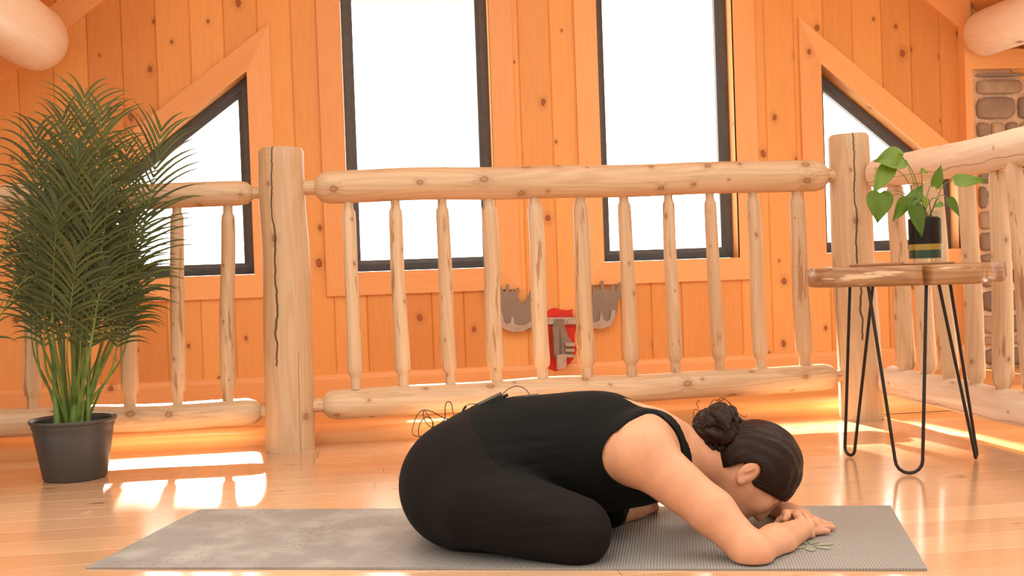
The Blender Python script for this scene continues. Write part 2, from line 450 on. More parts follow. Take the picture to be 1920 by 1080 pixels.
M['mat'] = m_mat()
M['matprint'] = plain('sage_print', (0.25, 0.25, 0.19), 0.55, noise_amt=0.2, noise_scale=80)

def m_hair():
    T = NT('brown_hair')
    co = T.n('TexCoord').outputs['Object']
    sp = T.n('SeparateXYZ', {0: co})
    # strands run from the brow back to the bun
    s = T.xyz(T.mth('MULTIPLY', sp.outputs[0], 14), T.mth('MULTIPLY', sp.outputs[1], 190), T.mth('MULTIPLY', T.mth('ADD', sp.outputs[2], T.mth('MULTIPLY', sp.outputs[0], 0.45)), 190))
    n = T.noise(s, 1.0, 3, 0.6, '3D')
    col = T.mix(n, c4((0.003, 0.0013, 0.0008)), c4((0.026, 0.0085, 0.004)))
    bp = T.n('Bump', {'Height': n, 'Strength': 0.55, 'Distance': 0.003})
    T.bsdf(Base_Color=col, Roughness=0.36, Normal=bp.outputs[0], Specular_IOR_Level=0.16)
    return T.m
M['hair'] = m_hair()

# ------------------------------------------------------------------ room shell
YW = 5.6                                         # inner face of the gable wall
RIDGE_X, RIDGE_Z, SLOPE = atY(1006, 300, YW).x, 3.705, 0.80
def roof(x): return RIDGE_Z - SLOPE * abs(x - RIDGE_X)
def W(px, py):
    p = atY(px, py, YW); return (p.x, p.z)

def quad(xl, xr, zb, ztl, ztr): return [(xl, zb), (xr, zb), (xr, ztr), (xl, ztl)]
X = lambda px, py: W(px, py)[0]
Z = lambda px, py: W(px, py)[1]
TOPW = 2.24
op1 = quad(X(646, 250), X(923, 250), Z(790, 506), TOPW, TOPW)
op2 = quad(X(1124, 250), X(1378, 250), Z(1260, 487), TOPW, TOPW)
xa, za = W(463, 135); xb, zb_ = W(225, 322); xl = X(188, 450)
sl = (za - zb_) / (xa - xb)
op3 = quad(xl, xa, Z(365, 518), za + sl * (xl - xa), za)
xa2, za2 = W(1537, 121); xb2, zb2 = W(1728, 280); xr2 = X(1798, 420)
sl2 = (zb2 - za2) / (xb2 - xa2)
op4 = quad(xa2, xr2, Z(1680, 470), za2, za2 + sl2 * (xr2 - xa2))
OPEN = [op1, op2, op3, op4]
CHIM_X = X(1816, 300)
print('wall: ops', [[(round(a, 2), round(b, 2)) for a, b in o] for o in OPEN], 'chim', CHIM_X, 'ridge', RIDGE_X)

def op_range(o, x):
    zb = o[0][1]; t = (x - o[0][0]) / (o[1][0] - o[0][0])
    return zb, o[3][1] + t * (o[2][1] - o[3][1])

WALL_Z0 = 0.125
BW = 0.157
mb = MB()
x = -3.9
while x < CHIM_X - .01:
    x1 = min(x + BW, CHIM_X)
    tone = R.random(); uo = (R.random() * 9, R.random() * 30)
    cuts = sorted(set([x, x1] + [c for o in OPEN for c in (o[0][0], o[1][0]) if x < c < x1]))
    for a, b in zip(cuts[:-1], cuts[1:]):
        mid = (a + b) / 2
        segs = [((WALL_Z0, WALL_Z0), (roof(a) + .02, roof(b) + .02))]
        for o in OPEN:
            if o[0][0] < mid < o[1][0]:
                z0a, z1a = op_range(o, a); z0b, z1b = op_range(o, b)
                lo, hi = segs.pop()
                segs += [(lo, (z0a, z0b)), ((z1a, z1b), hi)]
        for (la, lb), (ha, hb) in segs:
            if ha <= la and hb <= lb: continue
            c = 0.005
            cols = [(a, 0.006 if a == x else 0.0)] + ([(a + c, 0)] if a == x else []) + ([(b - c, 0)] if b == x1 else []) + [(b, 0.006 if b == x1 else 0.0)]
            rows = []
            for cx, dy in cols:
                t = (cx - a) / (b - a)
                rows.append(((cx, YW + dy, la + t * (lb - la)), (cx, YW + dy, ha + t * (hb - ha))))
            for r0, r1 in zip(rows[:-1], rows[1:]):
                pts = [r0[0], r1[0], r1[1], r0[1]]
                mb.poly(pts, [(p[0] + uo[0], p[2] + uo[1]) for p in pts], tone)
            # thickness at the ends
            for za_, zb3 in ((la, lb), (ha, hb)):
                pts = [(a, YW, za_), (b, YW, zb3), (b, YW + .10, zb3), (a, YW + .10, za_)]
                mb.poly(pts, [(p[0] + uo[0], p[1] + uo[1]) for p in pts], tone)
    x = x1
# outer face of the wall: pieces around the openings
xs = sorted(set([-3.9, CHIM_X - .02, RIDGE_X] + [c for o in OPEN for c in (o[0][0], o[1][0])]))
for a, b in zip(xs[:-1], xs[1:]):
    mid = (a + b) / 2
    segs = [((-0.1, -0.1), (roof(a) + .02, roof(b) + .02))]
    for o in OPEN:
        if o[0][0] < mid < o[1][0]:
            z0a, z1a = op_range(o, a); z0b, z1b = op_range(o, b)
            lo, hi = segs.pop(); segs += [(lo, (z0a, z0b)), ((z1a, z1b), hi)]
    for (la, lb), (ha, hb) in segs:
        pts = [(a, YW + .10, la), (a, YW + .10, ha), (b, YW + .10, hb), (b, YW + .10, lb)]
        mb.poly(pts, [(p[0], p[2]) for p in pts], .4)
wall = tag(mb.build('wall_back', M['pine']), kind='structure')
# base board: tall lower band of the wall
mb = MB()
prof = [(0.0, -0.02), (0.0, 0.0), (-0.018, 0.0), (-0.018, 0.100), (-0.010, 0.122), (0.0, 0.126)]
for xa_, xb4 in ((-3.9, -2.1), (-2.1, 0.55), (0.55, CHIM_X)):
    tone = R.random(); uo = (R.random() * 5, R.random() * 9)
    rows = [[(xx, YW + dy, z) for dy, z in prof] for xx in (xa_, xb4)]
    mb.grid(rows, lambda i, j: (uo[0] + prof[min(j, 5)][1] - prof[min(j, 5)][0], uo[1] + rows[i][0][0]), tone)
tag(mb.build('baseboard_back', M['casing'], recalc=True), kind='structure')

def offset_poly(P, w):
    n = len(P); out = []
    for i in range(n):
        p0, p1, p2 = Vector(P[i - 1]), Vector(P[i]), Vector(P[(i + 1) % n])
        d1 = (p1 - p0).normalized(); d2 = (p2 - p1).normalized()
        n1 = Vector((d1.y, -d1.x)); n2 = Vector((d2.y, -d2.x))
        bis = (n1 + n2); k = w / max(0.15, (1 + n1.dot(n2)))
        out.append(tuple(p1 + bis * k))
    return out
CW, CT, REV = 0.112, 0.018, 0.085
WIN_LABELS = ['tall window at left of the gable wall, black frame', 'tall window at right of the gable wall, black frame',
              'slant-topped window behind the palm', 'slant-topped window behind the side table']
for wi, o in enumerate(OPEN):
    n = len(o)
    root = empty('window_%d' % (wi + 1), (sum(p[0] for p in o) / 4, YW, o[0][1]))
    ox, oz = root.location.x, root.location.z
    tag(root, kind='structure')
    outer = offset_poly(o, CW)
    # casing boards, mitred
    names = ['sill_casing', 'right_casing', 'top_casing', 'left_casing']
    for i in range(n):
        j = (i + 1) % n
        mb = MB()
        e = (Vector(o[j]) - Vector(o[i])).normalized(); nn = Vector((e.y, -e.x))
        uo = (R.random() * 5, R.random() * 9)
        ol = [o[i], outer[i], outer[j], o[j]]
        ol = [(p[0] - ox, p[1] - oz) for p in ol]
        mb.prism(ol, lambda p: (p[0], -CT, p[1]), lambda p: (p[0], 0.002, p[1]), R.random(),
                 lambda p: (uo[0] + Vector(p).dot(nn), uo[1] + Vector(p).dot(e)))
        mb.build('casing', M['casing'], root, recalc=True, bevel=0.003)
    # jamb lining
    mb = MB()
    for i in range(n):
        j = (i + 1) % n
        pts = [(o[i][0] - ox, -CT, o[i][1] - oz), (o[j][0] - ox, -CT, o[j][1] - oz), (o[j][0] - ox, REV + .06, o[j][1] - oz), (o[i][0] - ox, REV + .06, o[i][1] - oz)]
        L = (Vector(o[j]) - Vector(o[i])).length
        mb.poly(pts, [(0, 0), (0, L), (.1, L), (.1, 0)], .6)
    mb.build('jamb_lining', M['casing'], root)
    # black frame
    fi = offset_poly(o, -0.056); fm = offset_poly(o, -0.036); fo = offset_poly(o, -0.001)
    mb = MB()
    for i in range(n):
        j = (i + 1) % n
        seq = [(fo, REV + .05), (fo, REV), (fm, REV), (fm, REV + .010), (fi, REV + .016), (fi, REV + .05)]
        for (A, ya), (B, yb) in zip(seq[:-1], seq[1:]):
            mb.poly([(A[i][0] - ox, ya, A[i][1] - oz), (A[j][0] - ox, ya, A[j][1] - oz), (B[j][0] - ox, yb, B[j][1] - oz), (B[i][0] - ox, yb, B[i][1] - oz)])
    mb.build('window_frame', M['frame'], root, recalc=True)
    mb = MB()
    mb.prism([(p[0] - ox, p[1] - oz) for p in offset_poly(o, -0.05)], lambda p: (p[0], REV + .028, p[1]), lambda p: (p[0], REV + .034, p[1]))
    mb.build('pane', M['glass'], root)

# ceiling: two board-clad slopes
CEIL_Y = 3.4
mb = MB()
for s in (-1, 1):
    nb = 34
    dl = 0.14
    for k in range(nb):
        xa_ = RIDGE_X + s * k * dl; xb4 = RIDGE_X + s * (k + 1) * dl
        tone = R.random(); uo = (R.random() * 5, R.random() * 9)
        c = 0.005 * s
        prof = [(xa_, .006), (xa_ + c, 0), (xb4 - c, 0), (xb4, .006)]
        rows = [[(xx, yy, roof(xx) + dz) for xx, dz in prof] for yy in (YW + .1, CEIL_Y)]
        mb.grid(rows, lambda i, j: (uo[0] + prof[min(j, 3)][0], uo[1] + rows[i][0][1]), tone, flip=(s < 0))
    x0, x1 = RIDGE_X, RIDGE_X + s * nb * dl
    mb.poly([(x0, YW + .1, RIDGE_Z + .12), (x1, YW + .1, roof(x1) + .12), (x1, CEIL_Y, roof(x1) + .12), (x0, CEIL_Y, RIDGE_Z + .12)], None, .3)
tag(mb.build('ceiling', M['pine']), kind='structure')
# slope trim against the gable wall
for i, s in enumerate((-1, 1)):
    mb = MB()
    xa_, xb4 = RIDGE_X, RIDGE_X + s * 3.6
    w = 0.16
    ol = [(xa_, roof(xa_)), (xb4, roof(xb4)), (xb4, roof(xb4) - w), (xa_, roof(xa_) - w)]
    mb.prism(ol, lambda p: (p[0], YW - .02, p[1]), lambda p: (p[0], YW + .001, p[1]), .8, lambda p: (p[1] + SLOPE * abs(p[0] - RIDGE_X), p[0]))
    tag(mb.build('trim_%d' % (i + 1), M['casing'], recalc=True), kind='structure')
# corner and head trim around the stonework
mb = MB()
xs_ = CHIM_X
ztop = Z(1870, 132)
mb.box((xs_ - 0.02, YW - .03, 1.0), (0.04, .06, 1.9), tone=.6, along=2)
tag(mb.build('trim_3', M['casing'], bevel=.003), kind='structure')
mb = MB()
mb.box((xs_ + .521, YW - .028, ztop + .05), (1.04, .06, .10), tone=.7, along=0)
tag(mb.build('trim_4', M['casing'], bevel=.003), kind='structure')
mb = MB()
mb.box((xs_ + .55, YW + .06, ztop + .45), (1.12, .12, .9), tone=.5, along=0)
tag(mb.build('trim_5', M['pine']), kind='structure')

# stone chimney
ch = empty('stone_chimney', (xs_ + .505, YW - .012, 0))
tag(ch, 'grey and tan field stone chimney right of the gable wall behind the side railing', 'chimney')
mb = MB()
mb.box((0.02, .13, ztop / 2), (1.03, .26, ztop))
mb.build('mortar', M['mortar'], ch)
mb = MB()
z = 0.0
while z < ztop - .03:
    h = R.choice([.06, .075, .09, .11, .13])
    if z + h > ztop - .02: h = ztop - .012 - z
    xx = -.475
    while xx < .5:
        w = R.uniform(.09, .30)
        if R.random() < .25: w = R.uniform(.05, .09)
        w = min(w, .51 - xx)
        if w > .035:
            tone = R.choice([0.0, .12, .25, .45, .75, .95])
            g = .008
            hx, hz = (w / 2 - g), (h / 2 - g)
            n = 24; ph = [R.uniform(-.10, .10) for _ in range(n)]
            pw = R.uniform(3.0, 6.0)
            rows = []
            for sc, dy in ((1.0, .004), (1.0, -.012), (.93, -.026), (.75, -.033), (.4, -.035), (0.02, -.035)):
                row = []
                for k in range(n):
                    a = 2 * math.pi * k / n
                    ca, sa = math.cos(a), math.sin(a)
                    r = (abs(ca) ** pw + abs(sa) ** pw) ** (-1 / pw) * (1 + ph[k] * .35 - .02)
                    row.append((xx + w / 2 + max(-hx, min(hx, ca * r * hx)) * sc, dy, z + h / 2 + max(-hz, min(hz, sa * r * hz)) * sc))
                rows.append(row)
            mb.grid(rows, None, tone, close=True, flip=True)
        xx += w
    z += h
mb.build('stonework', M['stone'], ch, smooth=True, recalc=True)

# floor: varnished boards running along the railing, ending at the sill timber
SEAM_X = gnd(1800, 820).x
SILL_Y = (gnd(0, 868).y + gnd(1570, 776).y) / 2
print('sill Y', gnd(0, 868), gnd(700, 829), gnd(1570, 776), 'seam', gnd(1700, 790), gnd(1800, 820), gnd(1915, 856))
def boards(mb, x0, x1, y0, y1, bw, z, uo_scale=1):
    y = y0
    while y < y1:
        yb = min(y + bw, y1)
        cuts = [x0]; xx = x0 + R.uniform(.4, 2.0)
        while xx < x1 - .2:
            cuts.append(xx); xx += R.uniform(1.2, 2.6)
        cuts.append(x1)
        for a, b in zip(cuts[:-1], cuts[1:]):
            tone = R.random(); uo = (R.random() * 9, R.random() * 30)
            c = .0012
            prof = [(y, -.002), (y + c, 0), (yb - c, 0), (yb, -.002)]
            rows = [[(xx_, yy, z + dz) for yy, dz in prof] for xx_ in (a + .0006, b - .0006)]
            mb.grid(rows, lambda i, j: (uo[0] + prof[min(j, 3)][0], uo[1] + rows[i][0][0]), tone, flip=True)
        y = yb
    mb.poly([(x0, y0, z - .004), (x0, y1, z - .004), (x1, y1, z - .004), (x1, y0, z - .004)][::-1], None, .1)
    mb.box(((x0 + x1) / 2, (y0 + y1) / 2, z - .05), (x1 - x0, y1 - y0, .09), tone=.3)
mb = MB()
boards(mb, -4.0, SEAM_X - .035, 0.4, SILL_Y, .128, 0.0)
# border board along the landing
rows = [[(SEAM_X - .034, yy, 0), (SEAM_X - .002, yy, 0), (SEAM_X, yy, -.003), (SEAM_X, yy, -.03)] for yy in (0.4, SILL_Y)]
mb.grid(rows, lambda i, j: (j * .03, rows[i][0][1]), .9, flip=False)
tag(mb.build('floor', M['floor'], recalc=True), kind='structure')
mb = MB()
boards(mb, SEAM_X - .01, 3.6, 0.4, SILL_Y + .001, .128, -0.014)
boards(mb, -4.0, 3.6, SILL_Y, YW + .1, .128, -0.001)
tag(mb.build('floor_landing', M['lowfloor'], recalc=True), kind='structure')

# sill timber lying behind the railing
mb = MB()
rows = []
prof = []
for k in range(11):
    a = math.pi * k / 10
prof = [(0.0, -.01), (-.004, .0), (-.006, .026), (-.002, .040), (.012, .050), (.05, .056), (.13, .057), (.16, .050), (.17, .0), (.17, -.01)]
nx = 60
for i in range(nx + 1):
    xx = -3.8 + (3.4 + 3.8) * i / nx
    wv = .003 * math.sin(xx * 3.1) + .002 * math.sin(xx * 7.7)
    rows.append([(xx, SILL_Y + .008 + dy + wv * (1 if zz > .01 else 0), zz + (wv if zz > .02 else 0)) for dy, zz in prof])
acc = [0]
for a, b in zip(prof[:-1], prof[1:]): acc.append(acc[-1] + math.dist(a, b))
mb.grid(rows, lambda i, j: (acc[min(j, len(acc) - 1)] + .04, rows[i][0][0]), .35)
sill = mb.build('sill_timber', M['casing'], smooth=True, recalc=True)
tag(sill, 'long orange pine sill timber lying on the floor behind the log railing', 'timber')

# unseen slab added outside the gable (keeps the high sun off the middle of the room)
mb = MB()
mb.box((0, YW + .1 + 3.15, 3.45), (9.4, 6.30, .10), tone=.5)
tag(mb.build('sun_blocking_slab', M['pine']), kind='structure')

# ------------------------------------------------------------------ logs
def log(mb, p0, p1, r0, r1=None, prof=None, n=20, step=0.05, wob=0.004, rough=0.05, tone=None, cap=True, seed=None, facet=0.0, up=None):
    """a peeled log from p0 to p1; prof: list of (distance from start, factor on radius)"""
    rr = random.Random(seed if seed is not None else R.random())
    p0, p1 = Vector(p0), Vector(p1)
    r1 = r1 or r0
    d = p1 - p0; L = d.length; d.normalize()
    back = Vector((0, 1, 0)) if abs(d.y) < 0.8 else Vector((1, 0, 0))
    x = (back - d * back.dot(d)).normalized(); y = d.cross(x)
    ts = set(np.linspace(0, L, max(3, int(L / step))).tolist())
    prof = prof or [(0, 1), (L, 1)]
    for t, _ in prof: ts.add(min(max(t, 0), L))
    ts = sorted(ts)
    ph = [rr.uniform(0, 6.28) for _ in range(10)]
    def pf(t):
        for (a, fa), (b, fb) in zip(prof[:-1], prof[1:]):
            if a <= t <= b:
                return fa + (fb - fa) * ((t - a) / (b - a) if b > a else 0)
        return prof[-1][1]
    uo = (rr.random() * 7, rr.random() * 20)
    if up is not None: uo = up
    rows = []
    for t in ts:
        s = t / L
        q = (r0 + (r1 - r0) * s) * pf(t)
        env = math.sin(math.pi * s)
        ox = wob * env * math.sin(t * 4.3 + ph[0]) + wob * .6 * env * math.sin(t * 9 + ph[1])
        oy = wob * env * math.sin(t * 5.1 + ph[2]) + wob * .6 * env * math.sin(t * 11 + ph[3])
        row = []
        for k in range(n):
            a = 2 * math.pi * k / n
            w = 1 + rough * (.5 * math.sin(2 * a + ph[4] + t * 1.3) + .35 * math.sin(3 * a + ph[5] - t * 2.1) + .3 * math.sin(t * 13 + ph[6] + a) + .15 * math.sin(5 * a + ph[7] + t * 6))
            row.append(p0 + d * t + x * (ox + q * w * math.cos(a)) + y * (oy + q * w * math.sin(a)))
        rows.append(row)
    tone = rr.random() if tone is None else tone
    rm = max(r0, r1)
    mb.grid(rows, lambda i, j: (uo[0] + j / n * 2 * math.pi * rm, uo[1] + ts[i]), tone, close=True)
    if cap:
        for row, fl in ((rows[0], True), (rows[-1], False)):
            c = sum((Vector(p) for p in row), Vector()) / n
            for k in range(n):
                a, b = row[k], row[(k + 1) % n]
                uvs = [(uo[0] + 3, uo[1]), (uo[0] + 3 + rm, uo[1] + .02), (uo[0] + 3 + rm, uo[1] - .02)]
                mb.poly([c, b, a] if fl else [c, a, b], uvs, tone * .8)

def rail_prof(L, e0, e1, neck=.45, shoulder=.045):
    """full-round rail with turned-down tenons at the ends"""
    P = []
    if e0: P += [(0, neck), (e0 - .002, neck), (e0, neck + .08), (e0 + shoulder * .4, .86), (e0 + shoulder, 1)]
    else: P += [(0, 1)]
    if e1: P += [(L - e1 - shoulder, 1), (L - e1 - shoulder * .4, .86), (L - e1, neck + .08), (L - e1 + .002, neck), (L, neck)]
    else: P += [(L, 1)]
    return P

# posts
pl = gnd(545, 850); pr = gnd(1617, 789)
print('posts', pl, pr)
YR = (pl.y + pr.y) / 2 + .06
def post(px_base, px_top, py_top, r, label, seed):
    b = atY(px_base[0], px_base[1], YR); b.z = 0
    t = atY(px_top, py_top, YR)
    o = empty('newel_post', b)
    tag(o, label, 'post', 'log newel posts of the railing')
    mb = MB()
    L = t.z
    log(mb, (0, 0, 0), (t.x - b.x, 0, L), r * 1.02, r * .92, [(0, 1), (L - .012, 1), (L, .9)], n=28, wob=.004, rough=.05, seed=seed, tone=.5, up=(0.0, 0.0))
    mb.build('log_post', M['post'], o, smooth=True, angle=50) if False else None
    me = mb.build('post_log', M['post'], o, angle=50)
    return o, b, t
postL, bL, tL = post((545, 850), 527, 278, .083, 'thick cracked log newel post between the palm and the crouched woman', 3)
postR, bR, tR = post((1617, 789), 1591, 252, .078, 'pale log newel post behind the side table', 5)
print('post base/tops', bL, tL, bR, tR)

def spindle(name, p0, p1, r, parent, seed, origin):
    d = (Vector(p1) - Vector(p0)); L = d.length
    mb = MB()
    P = [(0, .70), (.045, .72), (.055, .98), (.075, 1.05), (L * .5, 1.0), (L - .085, .97), (L - .062, .92), (L - .05, .68), (L, .66)]
    log(mb, Vector(p0) - origin, Vector(p1) - origin, r, r * .93, P, n=14, step=.035, wob=.0022, rough=.09, seed=seed)
    return mb.build(name, M['spindle'], parent, angle=45)

def section(label, a_top, b_top, a_bot, b_bot, rt, rb, ends, bal, base, seed0, bal_r=.027, mat='log'):
    o = empty('log_railing', base)
    tag(o, label, 'railing', 'log railing sections of the loft')
    og = Vector(base)
    for nm, a, b, r, sd in (('top_rail', a_top, b_top, rt, 11), ('bottom_rail', a_bot, b_bot, rb, 12)):
        mb = MB()
        L = (Vector(b) - Vector(a)).length
        log(mb, Vector(a) - og, Vector(b) - og, r, r * .97, rail_prof(L, ends[0], ends[1]), n=26, step=.05, wob=.003, rough=.06, seed=seed0 + sd, tone=.45, up=(0.0, 0.0) if mat == 'log_side_lit' else None)
        mb.build(nm, M[mat], o, angle=50)
    for i, (p, q) in enumerate(bal):
        spindle('baluster', p, q, bal_r * random.Random(seed0 + i).uniform(.9, 1.1), o, seed0 + 50 + i, og)
    return o
# middle section
ct0, ct1 = atY(560, 352, YR), atY(1556, 329, YR)
cb0, cb1 = atY(582, 761, YR), atY(1580, 705, YR)
ct0.x = bL.x + .05; cb0.x = bL.x + .05; ct1.x = tR.x - .04; cb1.x = bR.x - .05
tops = [652, 740, 828, 915, 1001, 1087, 1168, 1252, 1330, 1410, 1492]
bots = [668, 757, 845, 932, 1017, 1101, 1185, 1268, 1350, 1427, 1510]
bal = []
for a, b in zip(tops, bots):
    pt = atY(a, 365 - (a - 652) * .025, YR); pb = atY(b, 730 - (b - 668) * .047, YR)
    bal.append((pb, pt))
section('middle log railing of eleven balusters between the two newel posts', ct0, ct1, cb0, cb1, .058, .052, (.07, .05), bal, ((bL.x + bR.x) / 2, YR, 0), 100)
# left section
lt1, lb1 = atY(485, 362, YR), atY(500, 771, YR)
lt0, lb0 = atY(-220, 376, YR), atY(-220, 803, YR)
lt1.x = bL.x - .05; lb1.x = bL.x - .05
bal = []
for a, b in ((52, 62), (150, 155), (240, 243), (332, 333), (427, 427), (-42, -30), (-135, -120)):
    bal.append((atY(b, 770 - (b - 60) * .03, YR), atY(a, 372, YR)))
section('left log railing running behind the tall palm', lt0, lt1, lb0, lb1, .046, .049, (0, .045), bal, ((lt0.x + bL.x) / 2, YR, 0), 300)
# right section, coming toward the viewer from the right-hand post
XR = bR.x + .06
rt0 = Vector((XR + .02, YR - .075, atY(1640, 316, YR - .08).z)); 
print('right rail: top', atX(1920, 287, XR), atX(1640, 312, XR), 'bot', atX(1920, 769, XR), atX(1645, 715, XR), XR)
zt = atX(1920, 287, XR).z * .5 + rt0.z * .5
zb5 = atX(1920, 769, XR).z
YE = 1.9
r_t0, r_t1 = Vector((XR, YR - .08, zt)), Vector((XR, YE, zt))
r_b0, r_b1 = Vector((XR + .02, YR - .08, zb5)), Vector((XR + .02, YE, zb5))
bal = []
y = YR - .20
k = 0
while y > YE + .1:
    bal.append(((XR + .02, y, zb5 + .01), (XR - .005 + .02 * math.sin(k * 2.1), y + .02 * math.sin(k * 1.3), zt)))
    y -= .155; k += 1
section('right log railing coming forward from the post behind the side table', r_t0, r_t1, r_b0, r_b1, .057, .054, (.0, 0), bal, (XR, (YR + YE) / 2, 0), 500, .03, 'log_side_lit')

# purlins under the roof
def purlin(px, py, yend, r, label, seed):
    e = atY(px, py, yend)
    print('purlin gap', (roof(e.x) - e.z) * .78 - r)
    o = empty('log_purlin', e); tag(o, label, 'beam', 'round log purlins under the roof')
    mb = MB()
    L = yend - 1.9
    P = [(0, .72), (.012, .86), (.04, .97), (.09, 1), (L, 1)]
    log(mb, (0, 0, 0), (0, -L, 0), r, r * 1.05, P, n=36, step=.08, wob=.006, rough=.035, seed=seed, tone=.6)
    mb.build('log', M['purlin'], o, angle=45)
purlin(72, 78, 5.42, .145, 'round log purlin under the roof at upper left above the palm', 21)
purlin(1838, 66, 5.52, .117, 'round log purlin under the roof at upper right above the stone chimney', 22)

# ------------------------------------------------------------------ moose head wall ornament
def moose():
    s = YW - .004
    c = atY(1050, 640, s)
    o = empty('moose_ornament', c)
    tag(o, 'metal moose head ornament with grey antlers on a red plaque, hung on the gable wall', 'wall ornament')
    def cp(x, y):                       # measured in an enlarged detail of the photo
        p = atY(900 + x / 4.91, 500 + y / 4.91, s); return (p.x - c.x, p.z - c.z)
    def plate(name, pts, y0, y1, m, bev=.002):
        mb = MB(); mb.prism([cp(*p) for p in pts], lambda p: (p[0], y0, p[1]), lambda p: (p[0], y1, p[1]))
        return mb.build(name, m, o, recalc=True, bevel=bev)
    sh = [(600, 430), (640, 395), (690, 378), (730, 392), (800, 402), (850, 392), (845, 420), (880, 560), (868, 620), (868, 700), (885, 760), (868, 830), (800, 910), (690, 962), (600, 930), (545, 840), (530, 760), (548, 690), (545, 600), (560, 520)]
    plate('plaque', sh, -.016, 0, M['red'])
    # antlers: palmate plates with prongs, and a paler lower blade in front
    ra = [(800, 470), (905, 455), (960, 335), (1010, 315), (1030, 240), (1022, 160), (1045, 190), (1060, 215), (1075, 165), (1085, 215), (1100, 205), (1098, 130), (1125, 130), (1130, 205),
          (1160, 215), (1190, 215), (1195, 160), (1220, 158), (1222, 215), (1240, 230), (1262, 150), (1285, 135), (1290, 200), (1285, 270), (1255, 330), (1240, 430), (1190, 540), (1100, 570), (1000, 560), (900, 530), (800, 520)]
    la = [(605, 470), (490, 455), (478, 300), (455, 210), (435, 280), (395, 330), (360, 320), (335, 265), (350, 190), (325, 200), (305, 235), (290, 205), (280, 235), (265, 230), (255, 165), (235, 160), (228, 230), (205, 225),
          (190, 180), (175, 225), (140, 215), (125, 140), (105, 150), (100, 220), (75, 200), (55, 200), (65, 290), (110, 380), (130, 450), (190, 560), (250, 588), (330, 600), (440, 578), (500, 545), (605, 525)]
    for pts in (ra, la):
        plate('antler', pts, -.034, -.026, M['galv'])
    rb = [(790, 490), (900, 470), (980, 500), (1050, 510), (1085, 490), (1092, 425), (1110, 430), (1118, 480), (1150, 500), (1180, 480), (1195, 395), (1228, 398), (1230, 440), (1195, 535), (1100, 570), (1000, 562), (900, 530), (790, 522)]
    lb = [(1400 - x - 10, y + 28 if x > 950 else y + 6) for x, y in rb][::-1]
    for pts in (rb, lb):
        plate('antler_blade', pts, -.044, -.036, M['galv_light'])
    plate('antler_bar', [(590, 465), (905, 462), (905, 530), (760, 530), (640, 528), (590, 530)], -.036, -.028, M['galv_light'])
    # head: folded sheet, narrow brow widening to the muzzle
    mb = MB()
    def hp(x, y, dy): a = cp(x, y); return (a[0], dy, a[1])
    rows = []
    for (xl_, xr_, yy, dep) in ((675, 765, 480, .05), (655, 770, 560, .06), (650, 800, 640, .07), (655, 835, 700, .085), (660, 835, 830, .09)):
        m_ = (xl_ + xr_) / 2
        rows.append([hp(xl_, yy, -.015), hp(xl_, yy, -dep * .7), hp(m_, yy, -dep), hp(xr_, yy, -dep * .7), hp(xr_, yy, -.015)])
    mb.grid(rows)
    mb.poly([rows[-1][i] for i in range(5)][::-1]); mb.poly(rows[0])
    h = mb.build('head', M['galv'], o, recalc=True)
    plate('muzzle', [(675, 800), (760, 790), (765, 905), (715, 925), (680, 930)], -.105, -.06, M['galv_light'])
    for (a, b, cc, dd) in ((640, 540, 700, 720), (755, 690, 840, 720), (755, 745, 838, 770), (755, 795, 838, 822)):
        plate('jaw_strip', [(a, b), (cc, b), (cc, dd if a != 640 else 800), (a + (0 if a != 640 else 15), dd if a != 640 else 800)], -.098, -.055, M['galv_light'] if a != 640 else M['galv'])
moose()

# ------------------------------------------------------------------ yoga mat
mc = [gnd(375, 955, .005), gnd(1670, 947, .005), gnd(1738, 1066, .005), gnd(160, 1063, .005)]
ctr = sum(mc, Vector()) / 4
MAT_L = ((mc[1] - mc[0]).length + (mc[2] - mc[3]).length) / 2
MAT_W = ((mc[3] - mc[0]).length + (mc[2] - mc[1]).length) / 2
ang = math.atan2((mc[1] - mc[0]).y + (mc[2] - mc[3]).y, (mc[1] - mc[0]).x + (mc[2] - mc[3]).x)
print('mat', MAT_L, MAT_W, math.degrees(ang))
mat_o = empty('yoga_mat', (ctr.x, ctr.y, 0), ang)
tag(mat_o, 'long grey ribbed yoga mat on the wooden floor under the woman', 'yoga mat')
mi_ = Matrix.Rotation(-ang, 3, 'Z')
loc = [mi_ @ (p - Vector((ctr.x, ctr.y, 0))) for p in mc]
mb = MB()
nu, nv = 48, 14
rows = []
for i in range(nu + 1):
    s = i / nu; row = []
    for j in range(nv + 1):
        t = j / nv
        p = loc[3].lerp(loc[2], s).lerp(loc[0].lerp(loc[1], s), t)
        z_ = .0048 + .0012 * math.sin(p.x * 5) * math.sin(p.y * 9)
        row.append((p.x, p.y, z_))
    rows.append(row)
mb.grid(rows, flip=True)
bd = [r[0] for r in rows] + rows[-1][1:] + [r[-1] for r in rows[::-1]][1:] + rows[0][::-1][1:-1]
for i in range(len(bd)):
    a, b = bd[i], bd[(i + 1) % len(bd)]
    mb.poly([(a[0], a[1], .0005), (b[0], b[1], .0005), b, a])
mb.poly([(p[0], p[1], .0005) for p in bd][::-1])
mb.build('mat_sheet', M['mat'], mat_o, smooth=False, weld=True, angle=40)
# pale sage flower print near the right end
mb = MB()
pc = mi_ @ (gnd(1517, 1022, .006) - Vector((ctr.x, ctr.y, 0)))
for k in range(7):
    a = k / 7 * 2 * math.pi + .2
    dx, dy = math.cos(a), math.sin(a)
    P_ = []
    for t, w in ((.008, 0), (.02, .008), (.033, .011), (.045, .007), (.053, 0), (.045, -.007), (.033, -.011), (.02, -.008)):
        P_.append((pc.x + dx * t - dy * w, pc.y + dy * t + dx * w, .0064))
    mb.poly(P_)
mb.build('printed_motif', M['matprint'], mat_o)

